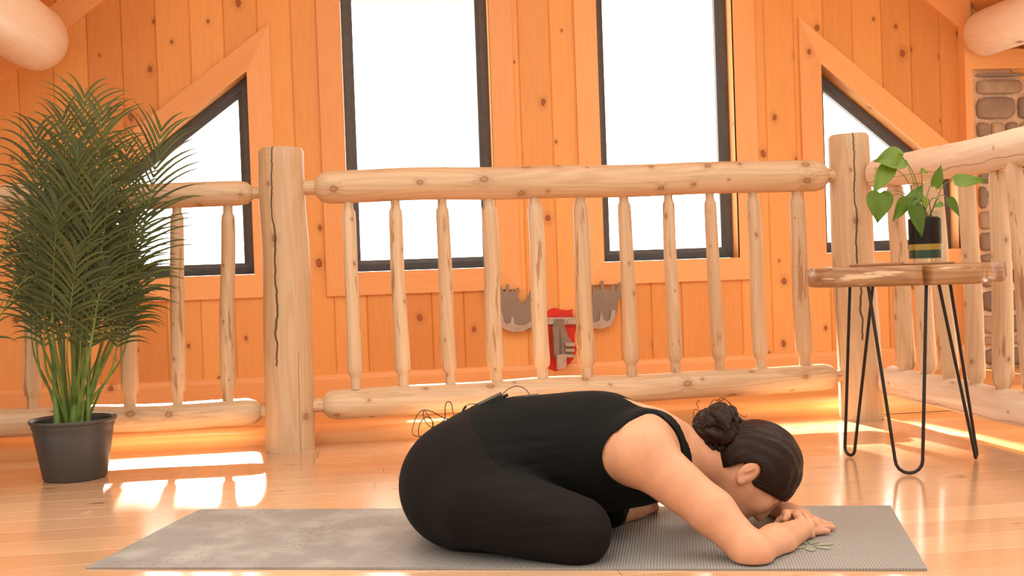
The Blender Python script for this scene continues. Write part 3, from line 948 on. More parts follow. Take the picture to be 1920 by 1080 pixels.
# ------------------------------------------------------------------ side table with hairpin legs
f1, f2, f3 = gnd(1594, 857), gnd(1705, 891), gnd(1830, 862)
tc = (f1 + f2 + f3) / 3
ZT1, ZT0 = .577, .522
print('table feet', f1, f2, f3, tc)
tbl = empty('side_table', (tc.x, tc.y, 0))
tag(tbl, 'small side table with live-edge wood slab top on black hairpin legs', 'table')
def tpt(px, py, d):
    v = yawed(cpt(px, py, d)); return v - Vector((tc.x, tc.y, 0))
dT = (_Ri @ tc).y
# slab outline seen from above (x right, y away), in the frame turned with the viewer
xl_, xr_ = cpt(1515, 520, dT).x, cpt(1872, 505, dT).x
lc = _Ri @ Vector((tc.x, tc.y, 0))
w = (xr_ - xl_)
ol = []
shape = [(-.50, .02), (-.49, -.12), (-.42, -.22), (-.28, -.26), (-.20, -.30), (-.10, -.40), (-.03, -.40), (-.01, -.33), (.03, -.42), (.14, -.46), (.26, -.42), (.33, -.30), (.40, -.22), (.48, -.16), (.50, -.02), (.47, .12),
         (.36, .24), (.25, .34), (.10, .40), (-.05, .38), (-.20, .36), (-.34, .30), (-.45, .18)]
cx_ = (xl_ + xr_) / 2
ol = [Vector((cx_ + a * w, lc.y + b * w * .92, 0)) for a, b in shape]
ol = catmull(ol + [ol[0]], 4)[:-1]
mb = MB()
rows = []
for sc, zz in ((.965, ZT0), (.985, ZT0 + .004), (1.0, ZT0 + .018), (.99, ZT1 - .018), (.985, ZT1 - .004), (.975, ZT1)):
    row = []
    for i, p in enumerate(ol):
        q = Vector((cx_, lc.y, 0)) + (p - Vector((cx_, lc.y, 0))) * (sc + .008 * math.sin(i * 1.7 + zz * 90))
        v = yawed(q); row.append((v.x - tc.x, v.y - tc.y, zz))
    rows.append(row)
per = [0]
for a, b in zip(ol, ol[1:] + [ol[0]]): per.append(per[-1] + (b - a).length)
mb.grid(rows, lambda i, j: (rows[i][0][2], per[j]), .6, close=True)
mb.poly([p for p in rows[-1]], [(p[0], p[1]) for p in rows[-1]], .6)
mb.poly([p for p in rows[0]][::-1], [(p[0], p[1]) for p in rows[0]][::-1], .4)
mb.build('table_top', M['slab'], tbl, recalc=True, angle=40)
def hairpin(foot, a, b, bend_r=.022):
    """one rod bent at the floor: foot = lowest point, a and b = ends under the top (table coordinates)"""
    foot = Vector((foot.x - tc.x, foot.y - tc.y, .006)); a = Vector(a); b = Vector(b)
    across = (b - a); across.z = 0; across.normalize()
    r = bend_r
    pts = [a.lerp(foot - across * r + Vector((0, 0, r)), t) for t in (0, .25, .5, .75, .97)]
    for k in range(9):
        an = math.pi * k / 8
        pts.append(foot + Vector((0, 0, r)) - across * r * math.cos(an) + Vector((0, 0, -r * math.sin(an))))
    pts += [(foot + across * r + Vector((0, 0, r))).lerp(b, t) for t in (.03, .25, .5, .75, 1)]
    mb = MB(); tube(mb, pts, .0048, 10)
    lg = mb.build('hairpin_leg', M['hairpin'], tbl, angle=60)
    mb = MB()
    mid = (a + b) / 2
    rot = Matrix.Rotation(math.atan2(across.y, across.x), 3, 'Z')
    mb.box((mid.x, mid.y, ZT0 + .001), ((b - a).length + .03, .035, .004), rot)
    mb.build('mounting_plate', M['hairpin'], lg)
dA = (_Ri @ f1).y; dB = (_Ri @ f2).y; dC = (_Ri @ f3).y
hz = lambda v: Vector((v.x, v.y, ZT0))
hairpin(f1, hz(tpt(1594, 540, dA - .02)), hz(tpt(1637, 538, dA - .10)), .020)
hairpin(f2, hz(tpt(1628, 538, dB + .06)), hz(tpt(1737, 536, dB + .02)), .036)
hairpin(f3, hz(tpt(1760, 534, dC - .06)), hz(tpt(1781, 531, dC + .04)), .012)

# wooden coasters
def coaster(px0, px1, d, label, seed, hh=.009, depth=.10):
    a, b = cpt(px0, 495, d), cpt(px1, 495, d)
    c = yawed(Vector(((a.x + b.x) / 2, d, 0)))
    o = empty('coaster', (c.x, c.y, ZT1), -YAW); tag(o, label, 'coaster')
    mb = MB()
    n = 32; hw = (b.x - a.x) / 2
    rows = []
    for sc, z in ((.96, .0), (1, .002), (1, hh - .002), (.97, hh)):
        rows.append([(hw * sc * (abs(math.cos(t)) ** .45) * (1 if math.cos(t) > 0 else -1), depth / 2 * sc * (abs(math.sin(t)) ** .45) * (1 if math.sin(t) > 0 else -1), z) for t in [2 * math.pi * k / n for k in range(n)]])
    mb.grid(rows, lambda i, j: (rows[i][j % n][2], rows[i][j % n][0]), .4, close=True)
    mb.poly(rows[-1], [(p[1], p[0]) for p in rows[-1]], .4); mb.poly(rows[0][::-1], None, .4)
    mb.build('coaster_board', M['coaster'], o, recalc=True)
    return c
coaster(1596, 1690, dT - .01, 'thin brown wood board lying on the left of the side table', 1)
jc = coaster(1692, 1784, dT + .0, 'round-cornered coaster under the glass plant jar on the side table', 2, .005, .11)

# ------------------------------------------------------------------ pothos in a glass jar
dJ = dT
def jpt(px, py, dd=0.0):
    v = yawed(cpt(px, py, dJ + dd)); return v - Vector((jc2.x, jc2.y, 0))
a, b = cpt(1703, 480, dJ), cpt(1767, 480, dJ)
jc2 = yawed(Vector(((a.x + b.x) / 2, dJ, 0)))
JR = (b.x - a.x) / 2
ZJ = ZT1 + .0055
jar_root = empty('pothos_jar', (jc2.x, jc2.y, 0))
tag(jar_root, 'green pothos plant with heart-shaped leaves in a clear glass jar on the side table', 'potted plant')
JH = .148
mb = MB()
lathe(mb, [(0.001, ZJ), (JR * .96, ZJ), (JR, ZJ + .006), (JR, ZJ + JH - .002), (JR - .001, ZJ + JH), (JR - .0025, ZJ + JH - .002), (JR - .003, ZJ + .014), (JR * .9, ZJ + .010), (0.001, ZJ + .010)], 48)
mb.build('glass_jar', M['jar'], jar_root, smooth=True, recalc=True)
mb = MB(); r_ = JR - .0042
lathe(mb, [(0.001, ZJ + .0115), (r_, ZJ + .0125), (r_, ZJ + .036), (.001, ZJ + .036)], 40); mb.build('green_water', M['greenbase'], jar_root, recalc=True, angle=40)
mb = MB(); lathe(mb, [(0.001, ZJ + .0362), (r_, ZJ + .0362), (r_, ZJ + .053), (.001, ZJ + .053)], 40); mb.build('yellow_layer', M['gold'], jar_root, recalc=True, angle=40)
mb = MB(); lathe(mb, [(0.001, ZJ + .0532), (r_, ZJ + .0532), (r_, ZJ + .125), (r_ * .8, ZJ + .131), (.001, ZJ + .128)], 40); mb.build('soil', M['root'], jar_root, recalc=True, angle=40)

def heart_leaf(base, tip, width, normal, droop=.12, tone=.5, fold=.12, name='leaf'):
    base, tip = Vector(base), Vector(tip)
    ax = tip - base; L = ax.length; ax.normalize()
    nrm = Vector(normal); nrm = (nrm - ax * nrm.dot(ax)).normalized(); sd = ax.cross(nrm)
    prof = [(-.10, .05, .30), (-.08, .03, .62), (.02, 0, .90), (.15, 0, 1.0), (.30, 0, .98), (.45, 0, .86), (.6, 0, .66), (.75, 0, .42), (.88, 0, .18), (1.0, 0, .0)]
    mb = MB(); rows = []
    for t, back, wd in prof:
        row = []
        for j in range(-4, 5):
            s = j / 4
            tt = t
            if t < .05: tt = t + (1 - abs(s)) * .10 * (1 if t < 0 else .3)      # notch at the stalk
            p = base + ax * (L * tt) + sd * (s * wd * width / 2)
            up = -droop * L * (max(0, t) ** 2) - fold * width * (.35 - abs(s)) * (1 if wd > 0 else 0)*.6 + .02 * width * math.sin(s * 5 + t * 6)
            row.append(p + nrm * up)
        rows.append(row)
    mb.grid(rows, None, tone)
    me = mb.build(name, M['pothos'], jar_root, smooth=True)
    md = me.modifiers.new('solid', 'SOLIDIFY'); md.thickness = .0006
    md = me.modifiers.new('sub', 'SUBSURF'); md.levels = 1; md.render_levels = 1
    return me
crown = (1738, 392)
LV = [ # base px, tip px, width px, depth base/tip, normal(x,y,z) in the viewer's frame, tone
    ((1692, 296), (1640, 300), 52, (-.03, -.05), (.1, -.9, .5), .75),
    ((1668, 312), (1637, 362), 34, (-.03, -.05), (-.3, -.9, .1), .85),
    ((1650, 362), (1646, 418), 50, (-.05, -.06), (-.1, -.95, .3), .45),
    ((1662, 372), (1632, 400), 26, (-.02, -.02), (-.6, -.7, .3), .25),
    ((1699, 374), (1675, 416), 28, (-.05, -.06), (.3, -.9, .2), .5),
    ((1706, 384), (1732, 343), 30, (-.02, .0), (-.2, -.9, .4), .45),
    ((1714, 386), (1732, 445), 34, (-.06, -.07), (.15, -.95, .2), .25),
    ((1753, 349), (1767, 308), 26, (-.01, -.01), (.3, -.9, .2), .6),
    ((1792, 340), (1855, 334), 34, (-.02, -.02), (.0, -.75, .65), .7),
    ((1780, 374), (1801, 405), 26, (-.03, -.04), (.4, -.85, .3), .4),
    ((1727, 318), (1741, 325), 10, (-.02, -.02), (.0, -.9, .4), .9),
    ((1768, 382), (1750, 388), 12, (-.04, -.04), (.0, -.8, .6), .6),
    ((1687, 288), (1683, 312), 13, (-.06, -.06), (.5, -.8, .2), 1.15),
    ((1736, 386), (1731, 362), 10, (-.03, -.03), (.0, -.9, .3), 1.1),
]
for i, (b_, t_, wpx, (db, dt), nn, tn) in enumerate(LV):
    bp_, tp_ = jpt(b_[0], b_[1], db), jpt(t_[0], t_[1], dt)
    heart_leaf(bp_, tp_, wpx * dJ / F_PX, yawed(nn), droop=.10, tone=tn)
    mb = MB()
    st = jpt(crown[0] + R.uniform(-12, 10), crown[1] + 6, R.uniform(-.015, .015)); st.z = ZJ + .128
    midp = st.lerp(bp_, .55) + Vector((0, 0, .035))
    tube(mb, catmull([st, midp, bp_], 6), lambda t: .0016 - .0006 * t, 6)
    mb.build('stalk', M['stem'], jar_root, smooth=True)

# ------------------------------------------------------------------ palms
def frond(root, base, top, bend, n_leaf, leaf_len, start=.42, r0=.006, seed=0, tone=.4, droop=.35, wide=1.0):
    """base: where the stalk leaves the pot; top: tip; bend: extra control offset; all in root coordinates"""
    q = random.Random(seed)
    base, top = Vector(base), Vector(top)
    c1 = base.lerp(top, .45) + Vector(bend)
    pts = catmull([base, base.lerp(c1, .5) + Vector((0, 0, .02)), c1, c1.lerp(top, .55) + Vector(bend) * .12, top], 8)
    mb = MB()
    tube(mb, pts, lambda t: max(.0010, r0 * (1 - t) ** .8), 7, tone=.6, mi=1)
    cum = [0.0]
    for a, b in zip(pts[:-1], pts[1:]): cum.append(cum[-1] + (b - a).length)
    L = cum[-1]
    def atl(s):
        s = max(0, min(L, s))
        for i in range(len(pts) - 1):
            if cum[i + 1] >= s:
                t = (s - cum[i]) / max(1e-6, cum[i + 1] - cum[i])
                return pts[i].lerp(pts[i + 1], t), (pts[i + 1] - pts[i]).normalized()
        return pts[-1], (pts[-1] - pts[-2]).normalized()
    out = Vector((top.x - base.x, top.y - base.y, 0))
    if out.length < .02: out = Vector((q.uniform(-1, 1), q.uniform(-1, 1), 0))
    out.normalize()
    sidew = Vector((-out.y, out.x, 0))
    # fronds show their faces: turn the comb partly to the front
    tw = q.uniform(-.5, .5)
    front = yawed((1, 0, 0))
    sidew = (sidew * (1 - wide) + front * wide * (1 if sidew.dot(front) >= 0 else -1)).normalized()
    for k in range(n_leaf):
        s = L * (start + (1 - start) * (k / (n_leaf - 1)) ** .95)
        p, d = atl(s)
        u = k / (n_leaf - 1)
        ll = leaf_len * (.55 + .9 * math.sin(math.pi * (.15 + .78 * u)) * .55) * q.uniform(.9, 1.1)
        if u > .93: ll *= .75
        sw = (sidew - d * sidew.dot(d)).normalized()
        nrm = sw.cross(d).normalized()
        for sgn in (-1, 1):
            asc = q.uniform(.95, 1.15) - .25 * (1 - u)          # angle between leaflet and stalk
            asc = 0.92 - .46 * u + q.uniform(-.08, .08)
            dir_ = (sw * sgn * math.sin(asc) + d * math.cos(asc) + nrm * q.uniform(-.25, .25)).normalized()
            wv = .0045 * q.uniform(.8, 1.15)
            rows = []; pp = Vector(p); dd = Vector(dir_)
            m = 6
            tn = max(0, min(1, tone + q.uniform(-.22, .22)))
            for i in range(m + 1):
                t = i / m
                w_ = wv * (.35 + .65 * math.sin(math.pi * min(1, t * 1.25 + .18)) if t < .65 else (1 - t) / .35 * .62 + .02)
                w_ = max(w_, .0004)
                x = dd.cross(nrm if abs(dd.dot(nrm)) < .95 else sw)
                x.normalize()
                fold = nrm * w_ * .45
                rows.append([pp - x * w_ + fold, pp, pp + x * w_ + fold])
                pp = pp + dd * (ll / m)
                dd = (dd + Vector((0, 0, -droop * (1 / m) * (1.0 + t * 1.6))) + dir_ * .02).normalized()
            mb.grid(rows, None, tn, mi=0)
    return mb.build('frond', [M['palm'], M['stem']], root, smooth=True)

def pot(root, r_top, r_bot, h):
    mb = MB()
    t = .004
    prof = [(.001, 0.001), (r_bot - .004, 0.001), (r_bot, .005), (r_top * .90, h - .045), (r_top * .905, h - .032), (r_top * .935, h - .026), (r_top * .945, h - .014), (r_top * .985, h - .010), (r_top, h - .004), (r_top * .99, h),
            (r_top * .955, h - .001), (r_top * .90, h - .008), (r_top * .885, h - .03), (r_top * .86, h - .06), (.001, h - .06)]
    lathe(mb, prof, 64)
    return mb.build('pot', M['pot'], root, recalc=True, angle=40)
def dirt(root, r, z):
    mb = MB(); lathe(mb, [(r, z - .03), (r, z), (r * .6, z + .006), (.001, z + .008)], 40)
    return mb.build('soil', M['soil'], root, smooth=True, recalc=True)

pb = gnd(138, 905); pdm = (_Ri @ pb).y + .085          # distance of the pot's middle
pcn = yawed(Vector((cpt(139, 840, pdm).x, pdm, 0)))
palm = empty('potted_palm', (pcn.x, pcn.y, 0))
tag(palm, 'tall bushy green palm in a dark grey plastic pot on the floor at left', 'potted plant')
PH = cpt(139, 787, pdm).z
print('palm pot h', PH, pcn)
PR = (cpt(218, 800, pdm).x - cpt(60, 800, pdm).x) / 2
PRB = (cpt(197, 890, pdm).x - cpt(83, 890, pdm).x) / 2
pot(palm, PR, PRB, PH + .006)
dirt(palm, PR * .82, PH - .045)
def ppt(px, py, dd=0.0):
    v = yawed(cpt(px - 4, py + 24, pdm + dd)); return v - Vector((pcn.x, pcn.y, 0))
FR = [ # base px x, tip px, depth offset of tip, bend px (x), leaflets, leaflet length, start
    (150, (163, 160), .00, (-4, 0), 30, .20, .42), (135, (72, 228), -.06, (-14, -.02), 26, .19, .44), (160, (306, 222), -.04, (34, 0), 26, .19, .44),
    (148, (196, 190), -.10, (8, -.03), 28, .19, .44), (140, (122, 200), .10, (-6, .02), 26, .19, .45), (158, (240, 260), .10, (20, .02), 24, .17, .45),
    (140, (92, 300), .12, (-18, .03), 24, .17, .43), (152, (150, 250), -.16, (0, -.04), 26, .18, .40), (145, (215, 300), -.14, (16, -.05), 24, .18, .38),
    (138, (70, 360), -.10, (-24, -.03), 22, .17, .40), (155, (250, 380), -.06, (34, -.02), 22, .17, .40), (132, (60, 450), .02, (-34, 0), 18, .15, .42),
    (162, (262, 470), .05, (36, 0), 18, .15, .40), (150, (180, 330), -.20, (8, -.06), 24, .17, .38), (142, (112, 360), -.18, (-10, -.06), 24, .17, .38),
    (146, (160, 400), .14, (4, .06), 22, .17, .38), (155, (215, 420), .16, (14, .06), 20, .16, .38), (140, (98, 420), .16, (-14, .06), 20, .16, .38),
    (150, (150, 440), -.20, (0, -.08), 20, .15, .36), (152, (200, 470), -.16, (14, -.07), 18, .15, .36), (138, (92, 500), -.12, (-20, -.05), 16, .13, .40),
    (147, (132, 300), -.05, (-6, 0), 26, .18, .42), (152, (176, 280), .05, (4, 0), 26, .18, .42), (160, (238, 545), -.06, (30, -.02), 14, .12, .50), (134, (66, 520), -.02, (-26, 0), 14, .12, .5),
]
for i, (bx, tip, dd, bend, nl, ll, st) in enumerate(FR):
    q = random.Random(i * 13 + 5)
    b0 = Vector(((bx - 148) * .0016 * 1.2 + q.uniform(-.012, .012), q.uniform(-.025, .025), PH - .04))
    tp = ppt(tip[0], tip[1], dd)
    if tip[1] > 340: st = min(.72, st + .20)
    bendv = yawed((bend[0] * pdm / F_PX, bend[1] if bend[1] else 0, 0)) * .8
    frond(palm, b0, tp, bendv, int(nl * .9), ll * 1.06, st, r0=q.choice([.0045, .006, .0085]), seed=i, tone=.32 + .25 * q.random() + (.18 if i in (2, 5, 0, 3) else 0), droop=.55 + .45 * q.random(), wide=.75)
# thick sheathed canes at the base
for k, (bx, tx, rr_) in enumerate(((118, 112, .011), (148, 152, .014), (160, 172, .009), (170, 180, .009))):
    mb = MB()
    a_ = Vector(((bx - 139) * pdm / F_PX, (-.02 if k % 2 else -.035), PH - .045)); b_ = Vector(((tx - 139) * pdm / F_PX, -.02, PH + .24))
    a_, b_ = yawed(a_), yawed(b_)
    tube(mb, catmull([a_, a_.lerp(b_, .3), b_], 6), lambda t: rr_ * (1.15 - .55 * t), 10)
    mb.build('cane', M['stem'], palm, smooth=True)

# second palm: only a few leaf tips reach into the picture at the left edge
pc2 = yawed(Vector((cpt(-150, 700, 3.35).x, 3.35, 0)))
palm2 = empty('potted_palm', (pc2.x, pc2.y, 0))
tag(palm2, 'second palm at the left edge of the picture, only a few leaf tips showing', 'potted plant')
pot(palm2, PR, PRB, PH + .012); dirt(palm2, PR * .82, PH - .045)
for i, (tip, dd, nl) in enumerate((((28, 420), 0, 6), ((-130, 300), .05, 14), ((-200, 260), 0, 18), ((-280, 380), .0, 14), ((40, 530), .02, 6), ((-160, 420), -.1, 14))):
    v = yawed(cpt(tip[0], tip[1], 3.35 + dd)) - Vector((pc2.x, pc2.y, 0))
    frond(palm2, (0.01 * (i - 3), 0, PH - .04), v, yawed((.02, 0, .05)), nl, .12 if nl < 10 else .17, .55, seed=90 + i, tone=.45, droop=.5, wide=.6)

# ------------------------------------------------------------------ the woman: one continuous body grown from a distance field
class Field:
    def __init__(self, lo, hi, h):
        self.lo = np.array(lo, float); self.h = h
        self.n = np.ceil((np.array(hi) - self.lo) / h).astype(int) + 1
        self.F = np.full(self.n, 0.2, np.float32)
        self.ax = [self.lo[i] + h * np.arange(self.n[i]) for i in range(3)]
    def sub(self, blo, bhi):
        s = []
        for i in range(3):
            a = int(np.clip(math.floor((blo[i] - self.lo[i]) / self.h), 0, self.n[i] - 1))
            b = int(np.clip(math.ceil((bhi[i] - self.lo[i]) / self.h) + 1, a + 1, self.n[i]))
            s.append(slice(a, b))
        g = np.meshgrid(self.ax[0][s[0]], self.ax[1][s[1]], self.ax[2][s[2]], indexing='ij', sparse=True)
        return tuple(s), g
    def add(self, fn, blo, bhi, k=0.01, op='add'):
        m = k * 1.2 + .012
        s, g = self.sub(np.array(blo) - m, np.array(bhi) + m)
        d = fn(*g).astype(np.float32)
        A = self.F[s]
        if op == 'add':
            hh = np.clip(.5 + .5 * (A - d) / k, 0, 1)
            self.F[s] = A * (1 - hh) + d * hh - k * hh * (1 - hh)
        else:                                                # carve away
            hh = np.clip(.5 - .5 * (A + d) / k, 0, 1)
            self.F[s] = A * (1 - hh) + (-d) * hh + k * hh * (1 - hh)
    def cone(self, a, b, ra, rb, k=0.01, op='add'):
        a, b = np.array(a, float), np.array(b, float); ab = b - a; L2 = max(1e-9, float(ab @ ab)); r = max(ra, rb)
        def fn(x, y, z):
            t = np.clip(((x - a[0]) * ab[0] + (y - a[1]) * ab[1] + (z - a[2]) * ab[2]) / L2, 0, 1)
            return np.sqrt((x - a[0] - t * ab[0]) ** 2 + (y - a[1] - t * ab[1]) ** 2 + (z - a[2] - t * ab[2]) ** 2) - (ra + (rb - ra) * t)
        self.add(fn, np.minimum(a, b) - r, np.maximum(a, b) + r, k, op)
    def ball(self, c, r, k=0.01, op='add'): self.cone(c, c, r, r, k, op)
    def ell(self, c, rad, axes=None, k=0.01, op='add'):
        c = np.array(c, float); A = np.eye(3) if axes is None else np.array(axes, float); rad = np.array(rad, float)
        fn = ell_fn(c, rad, A)
        r = rad.max()
        self.add(fn, c - r, c + r, k, op)
    def torus(self, c, nrm, R_, r, k=0.005, squash=1.0):
        c = np.array(c, float); n = np.array(nrm, float); n /= np.linalg.norm(n)
        def fn(x, y, z):
            X_, Y_, Z_ = x - c[0], y - c[1], z - c[2]
            hgt = X_ * n[0] + Y_ * n[1] + Z_ * n[2]
            rho = np.sqrt(np.maximum(X_ ** 2 + Y_ ** 2 + Z_ ** 2 - hgt ** 2, 0))
            return np.sqrt((rho - R_) ** 2 + (hgt * squash) ** 2) - r
        self.add(fn, c - R_ - r, c + R_ + r, k)
def ell_fn(c, rad, A):
    def fn(x, y, z):
        X_, Y_, Z_ = x - c[0], y - c[1], z - c[2]
        l = [(X_ * A[i][0] + Y_ * A[i][1] + Z_ * A[i][2]) for i in range(3)]
        k0 = np.sqrt(sum((l[i] / rad[i]) ** 2 for i in range(3)))
        k1 = np.sqrt(sum((l[i] / rad[i] ** 2) ** 2 for i in range(3)))
        return np.where(k1 > 1e-6, k0 * (k0 - 1) / np.maximum(k1, 1e-6), -rad.min())
    return fn
def nets(F, lo, h):
    """surface net of the zero level"""
    S = F < 0
    c = np.zeros(tuple(np.array(F.shape) - 1), np.uint8)
    for i in (0, 1):
        for j in (0, 1):
            for k in (0, 1):
                c += S[i:F.shape[0] - 1 + i, j:F.shape[1] - 1 + j, k:F.shape[2] - 1 + k]
    act = np.argwhere((c > 0) & (c < 8))
    idx = np.full(c.shape, -1, np.int64); idx[act[:, 0], act[:, 1], act[:, 2]] = np.arange(len(act))
    C = [(i, j, k) for i in (0, 1) for j in (0, 1) for k in (0, 1)]
    V = {q: F[act[:, 0] + q[0], act[:, 1] + q[1], act[:, 2] + q[2]].astype(float) for q in C}
    pos = np.zeros((len(act), 3)); cnt = np.zeros(len(act))
    for a in C:
        for ax in range(3):
            if a[ax]: continue
            b = list(a); b[ax] = 1; b = tuple(b)
            m = (V[a] < 0) != (V[b] < 0)
            t = np.where(m, V[a] / np.where(m, V[a] - V[b], 1), 0)
            p = np.tile(np.array(a, float), (len(act), 1)); p[:, ax] = t
            pos += p * m[:, None]; cnt += m
    P = np.array(lo) + h * (act + pos / np.maximum(cnt, 1)[:, None])
    faces = []
    for ax in range(3):
        u, v = (ax + 1) % 3, (ax + 2) % 3
        sl0 = [slice(1, -1)] * 3; sl1 = [slice(1, -1)] * 3
        sl0[ax] = slice(0, -1); sl1[ax] = slice(1, None)
        A, B = S[tuple(sl0)], S[tuple(sl1)]
        for flip in (False, True):
            e = np.argwhere((A & ~B) if not flip else (~A & B))
            e[:, u] += 1; e[:, v] += 1
            q = []
            for du, dv in ((1, 1), (0, 1), (0, 0), (1, 0)):
                cc = e.copy(); cc[:, u] -= du; cc[:, v] -= dv
                q.append(idx[cc[:, 0], cc[:, 1], cc[:, 2]])
            q = np.stack(q, 1)
            faces.append(q[:, ::-1] if flip else q)
    return P, np.concatenate(faces)
def mesh_from(name, P, Q, mat, parent, smooth_it=2, org=(0, 0, 0)):
    ok = (Q >= 0).all(1); Q = Q[ok]
    if smooth_it:                                            # relax along the surface
        e = np.concatenate([Q[:, [0, 1]], Q[:, [1, 2]], Q[:, [2, 3]], Q[:, [3, 0]]])
        for _ in range(smooth_it):
            s = np.zeros_like(P); n = np.zeros(len(P))
            for a, b in ((0, 1), (1, 0)):
                np.add.at(s, e[:, a], P[e[:, b]]); np.add.at(n, e[:, a], 1)
            P = P * .5 + .5 * s / np.maximum(n, 1)[:, None]
    P = P - np.array(org)
    me = bpy.data.meshes.new(name)
    me.vertices.add(len(P)); me.vertices.foreach_set('co', P.ravel())
    me.loops.add(Q.size); me.loops.foreach_set('vertex_index', Q.ravel())
    me.polygons.add(len(Q)); me.polygons.foreach_set('loop_start', np.arange(0, Q.size, 4)); me.polygons.foreach_set('loop_total', np.full(len(Q), 4))
    me.update(calc_edges=True); me.validate()
    me.polygons.foreach_set('use_smooth', np.ones(len(me.polygons), bool))
    me.materials.append(mat)
    o = bpy.data.objects.new(name, me)
    return link(o, parent)

def woman():
    P = lambda px, py, d: np.array(cpt(px, py, d))
    MID = 2.57
    og = np.array(cpt(980, 960, MID)); og[2] = 0
    w_ = yawed(og)
    root = empty('person', (w_.x, w_.y, 0), -YAW)
    tag(root, 'woman in black tank top and leggings folded forward on the mat, hair in a bun', 'person')
    H = 0.0028
    lo = np.array([P(735, 900, 2.6)[0] - .03, 2.15, -.005]); hi = np.array([P(1560, 900, 2.6)[0] + .03, 3.02, .50])
    B = Field(lo, hi, H)
    # pelvis and trunk
    B.ell(P(872, 910, 2.485), (.141, .118, .138), k=.02)
    B.ell(P(872, 905, 2.655), (.138, .118, .138), k=.05)
    B.ell(P(905, 870, MID), (.135, .135, .112), k=.05)
    B.ell(P(960, 853, MID), (.13, .142, .122), k=.05)
    B.ell(P(1060, 846, MID), (.14, .146, .126), k=.05)
    B.ell(P(1140, 846, MID), (.115, .148, .126), k=.05)
    B.ell(P(1212, 852, MID), (.085, .150, .100), k=.045)
    # shoulder blades, neck
    B.cone(P(1235, 832, MID), P(1362, 872, MID), .066, .052, k=.04)
    B.cone(P(1240, 812, MID - .05), P(1215, 806, MID - .12), .035, .040, k=.035)
    B.cone(P(1240, 812, MID + .05), P(1215, 806, MID + .12), .035, .040, k=.035)
    # near leg folded flat: thigh over calf
    B.cone(P(885, 940, 2.425), P(1080, 997, 2.35), .092, .071, k=.022)
    B.cone(P(1050, 1005, 2.40), P(900, 1005, 2.50), .052, .052, k=.03)
    # far leg and its bare foot
    B.cone(P(880, 890, 2.70), P(1075, 905, 2.80), .090, .068, k=.03)
    B.cone(P(1070, 935, 2.70), P(1150, 967, 2.625), .045, .026, k=.02)
    an = P(1150, 969, 2.645)
    B.cone(an, P(1195, 957, 2.71), .023, .021, k=.012)
    B.cone(P(1188, 959, 2.70), P(1216, 950, 2.745), .021, .018, k=.012)
    for i, (px, py, d) in enumerate(((1226, 944, 2.735), (1229, 950, 2.75), (1230, 954, 2.765), (1229, 957, 2.78), (1226, 958, 2.795))):
        B.cone(P(1212, 951, 2.745 + .008 * i), P(px, py, d), .010, .0105 - .0012 * i, k=.005)
    # near arm
    sh = P(1198, 846, 2.415)
    B.ball(sh, .064, k=.045)
    B.cone(P(1212, 860, 2.405), P(1335, 960, 2.34), .060, .0455, k=.03)
    el = P(1408, 1034, 2.285)
    B.cone(P(1335, 960, 2.34), el, .0455, .0365, k=.02)
    B.ball(P(1420, 1046, 2.28), .026, k=.02)
    B.cone(el, P(1455, 1018, 2.37), .0365, .0370, k=.018)
    nw = P(1502, 993, 2.455)
    B.cone(P(1455, 1018, 2.37), nw, .0370, .0240, k=.018)
    # far arm
    B.ball(P(1205, 838, 2.725), .062, k=.045)
    B.cone(P(1215, 845, 2.73), P(1330, 890, 2.80), .056, .044, k=.03)
    B.cone(P(1330, 890, 2.80), P(1412, 925, 2.80), .044, .035, k=.02)
    fw = P(1478, 961, 2.60)
    B.cone(P(1412, 925, 2.80), fw, .035, .023, k=.018)
    # head
    c = P(1416, 874, MID); u = np.array((.93, 0, .3676)); u /= np.linalg.norm(u); f = np.array((u[2], 0, -u[0])); s = np.array((0, -1.0, 0))   # s: toward the viewer
    AX = (u, f, s)
    hp = lambda a, b, cc: c + u * a + f * b + s * cc
    B.ell(c, (.098, .095, .075), AX, k=.012)
    B.ell(hp(-.045, .030, 0), (.070, .066, .062), AX, k=.03)
    B.ell(hp(-.092, .062, 0), (.028, .026, .034), AX, k=.03)          # chin
    B.cone(hp(-.052, .0, .05), hp(-.090, .055, .025), .018, .016, k=.025)      # jaw lines
    B.cone(hp(-.052, .0, -.05), hp(-.090, .055, -.025), .018, .016, k=.025)
    B.cone(hp(.012, .090, 0), hp(-.036, .108, 0), .008, .0125, k=.010)   # nose
    B.ball(hp(-.040, .100, .011), .008, k=.006); B.ball(hp(-.040, .100, -.011), .008, k=.006)
    for sg in (1, -1):
        B.ell(hp(.008, .080, sg * .033), (.013, .012, .019), AX, k=.012, op='cut')       # eye hollows
        B.ell(hp(.006, .078, sg * .033), (.0095, .010, .0145), AX, k=.004)                # closed lids
        B.cone(hp(.027, .088, sg * .014), hp(.026, .070, sg * .040), .0065, .005, k=.010)  # brows
        B.ell(hp(-.028, .070, sg * .043), (.022, .018, .020), AX, k=.02)                  # cheeks
    B.cone(hp(-.064, .094, .018), hp(-.064, .094, -.018), .0055, .0055, k=.005)            # lips
    B.cone(hp(-.074, .092, .014), hp(-.074, .092, -.014), .006, .006, k=.005)
    # ears
    for sg in (1, -1):
        ec = hp(-.030, -.012, sg * .081)
        ex = u * .9 - f * .25; ex /= np.linalg.norm(ex); ey = f - ex * (f @ ex); ey /= np.linalg.norm(ey); ez = np.cross(ex, ey); ez *= np.sign(ez @ s) * sg
        EA = (ex, ey, ez)
        B.ell(ec - ez * .004, (.030, .019, .0085), EA, k=.006)
        B.ell(ec + ex * .006 + ey * .001 + ez * .0058, (.017, .0105, .0065), EA, k=.003, op='cut')
        B.ell(ec - ex * .007 - ey * .001 + ez * .0065, (.009, .006, .006), EA, k=.003, op='cut')
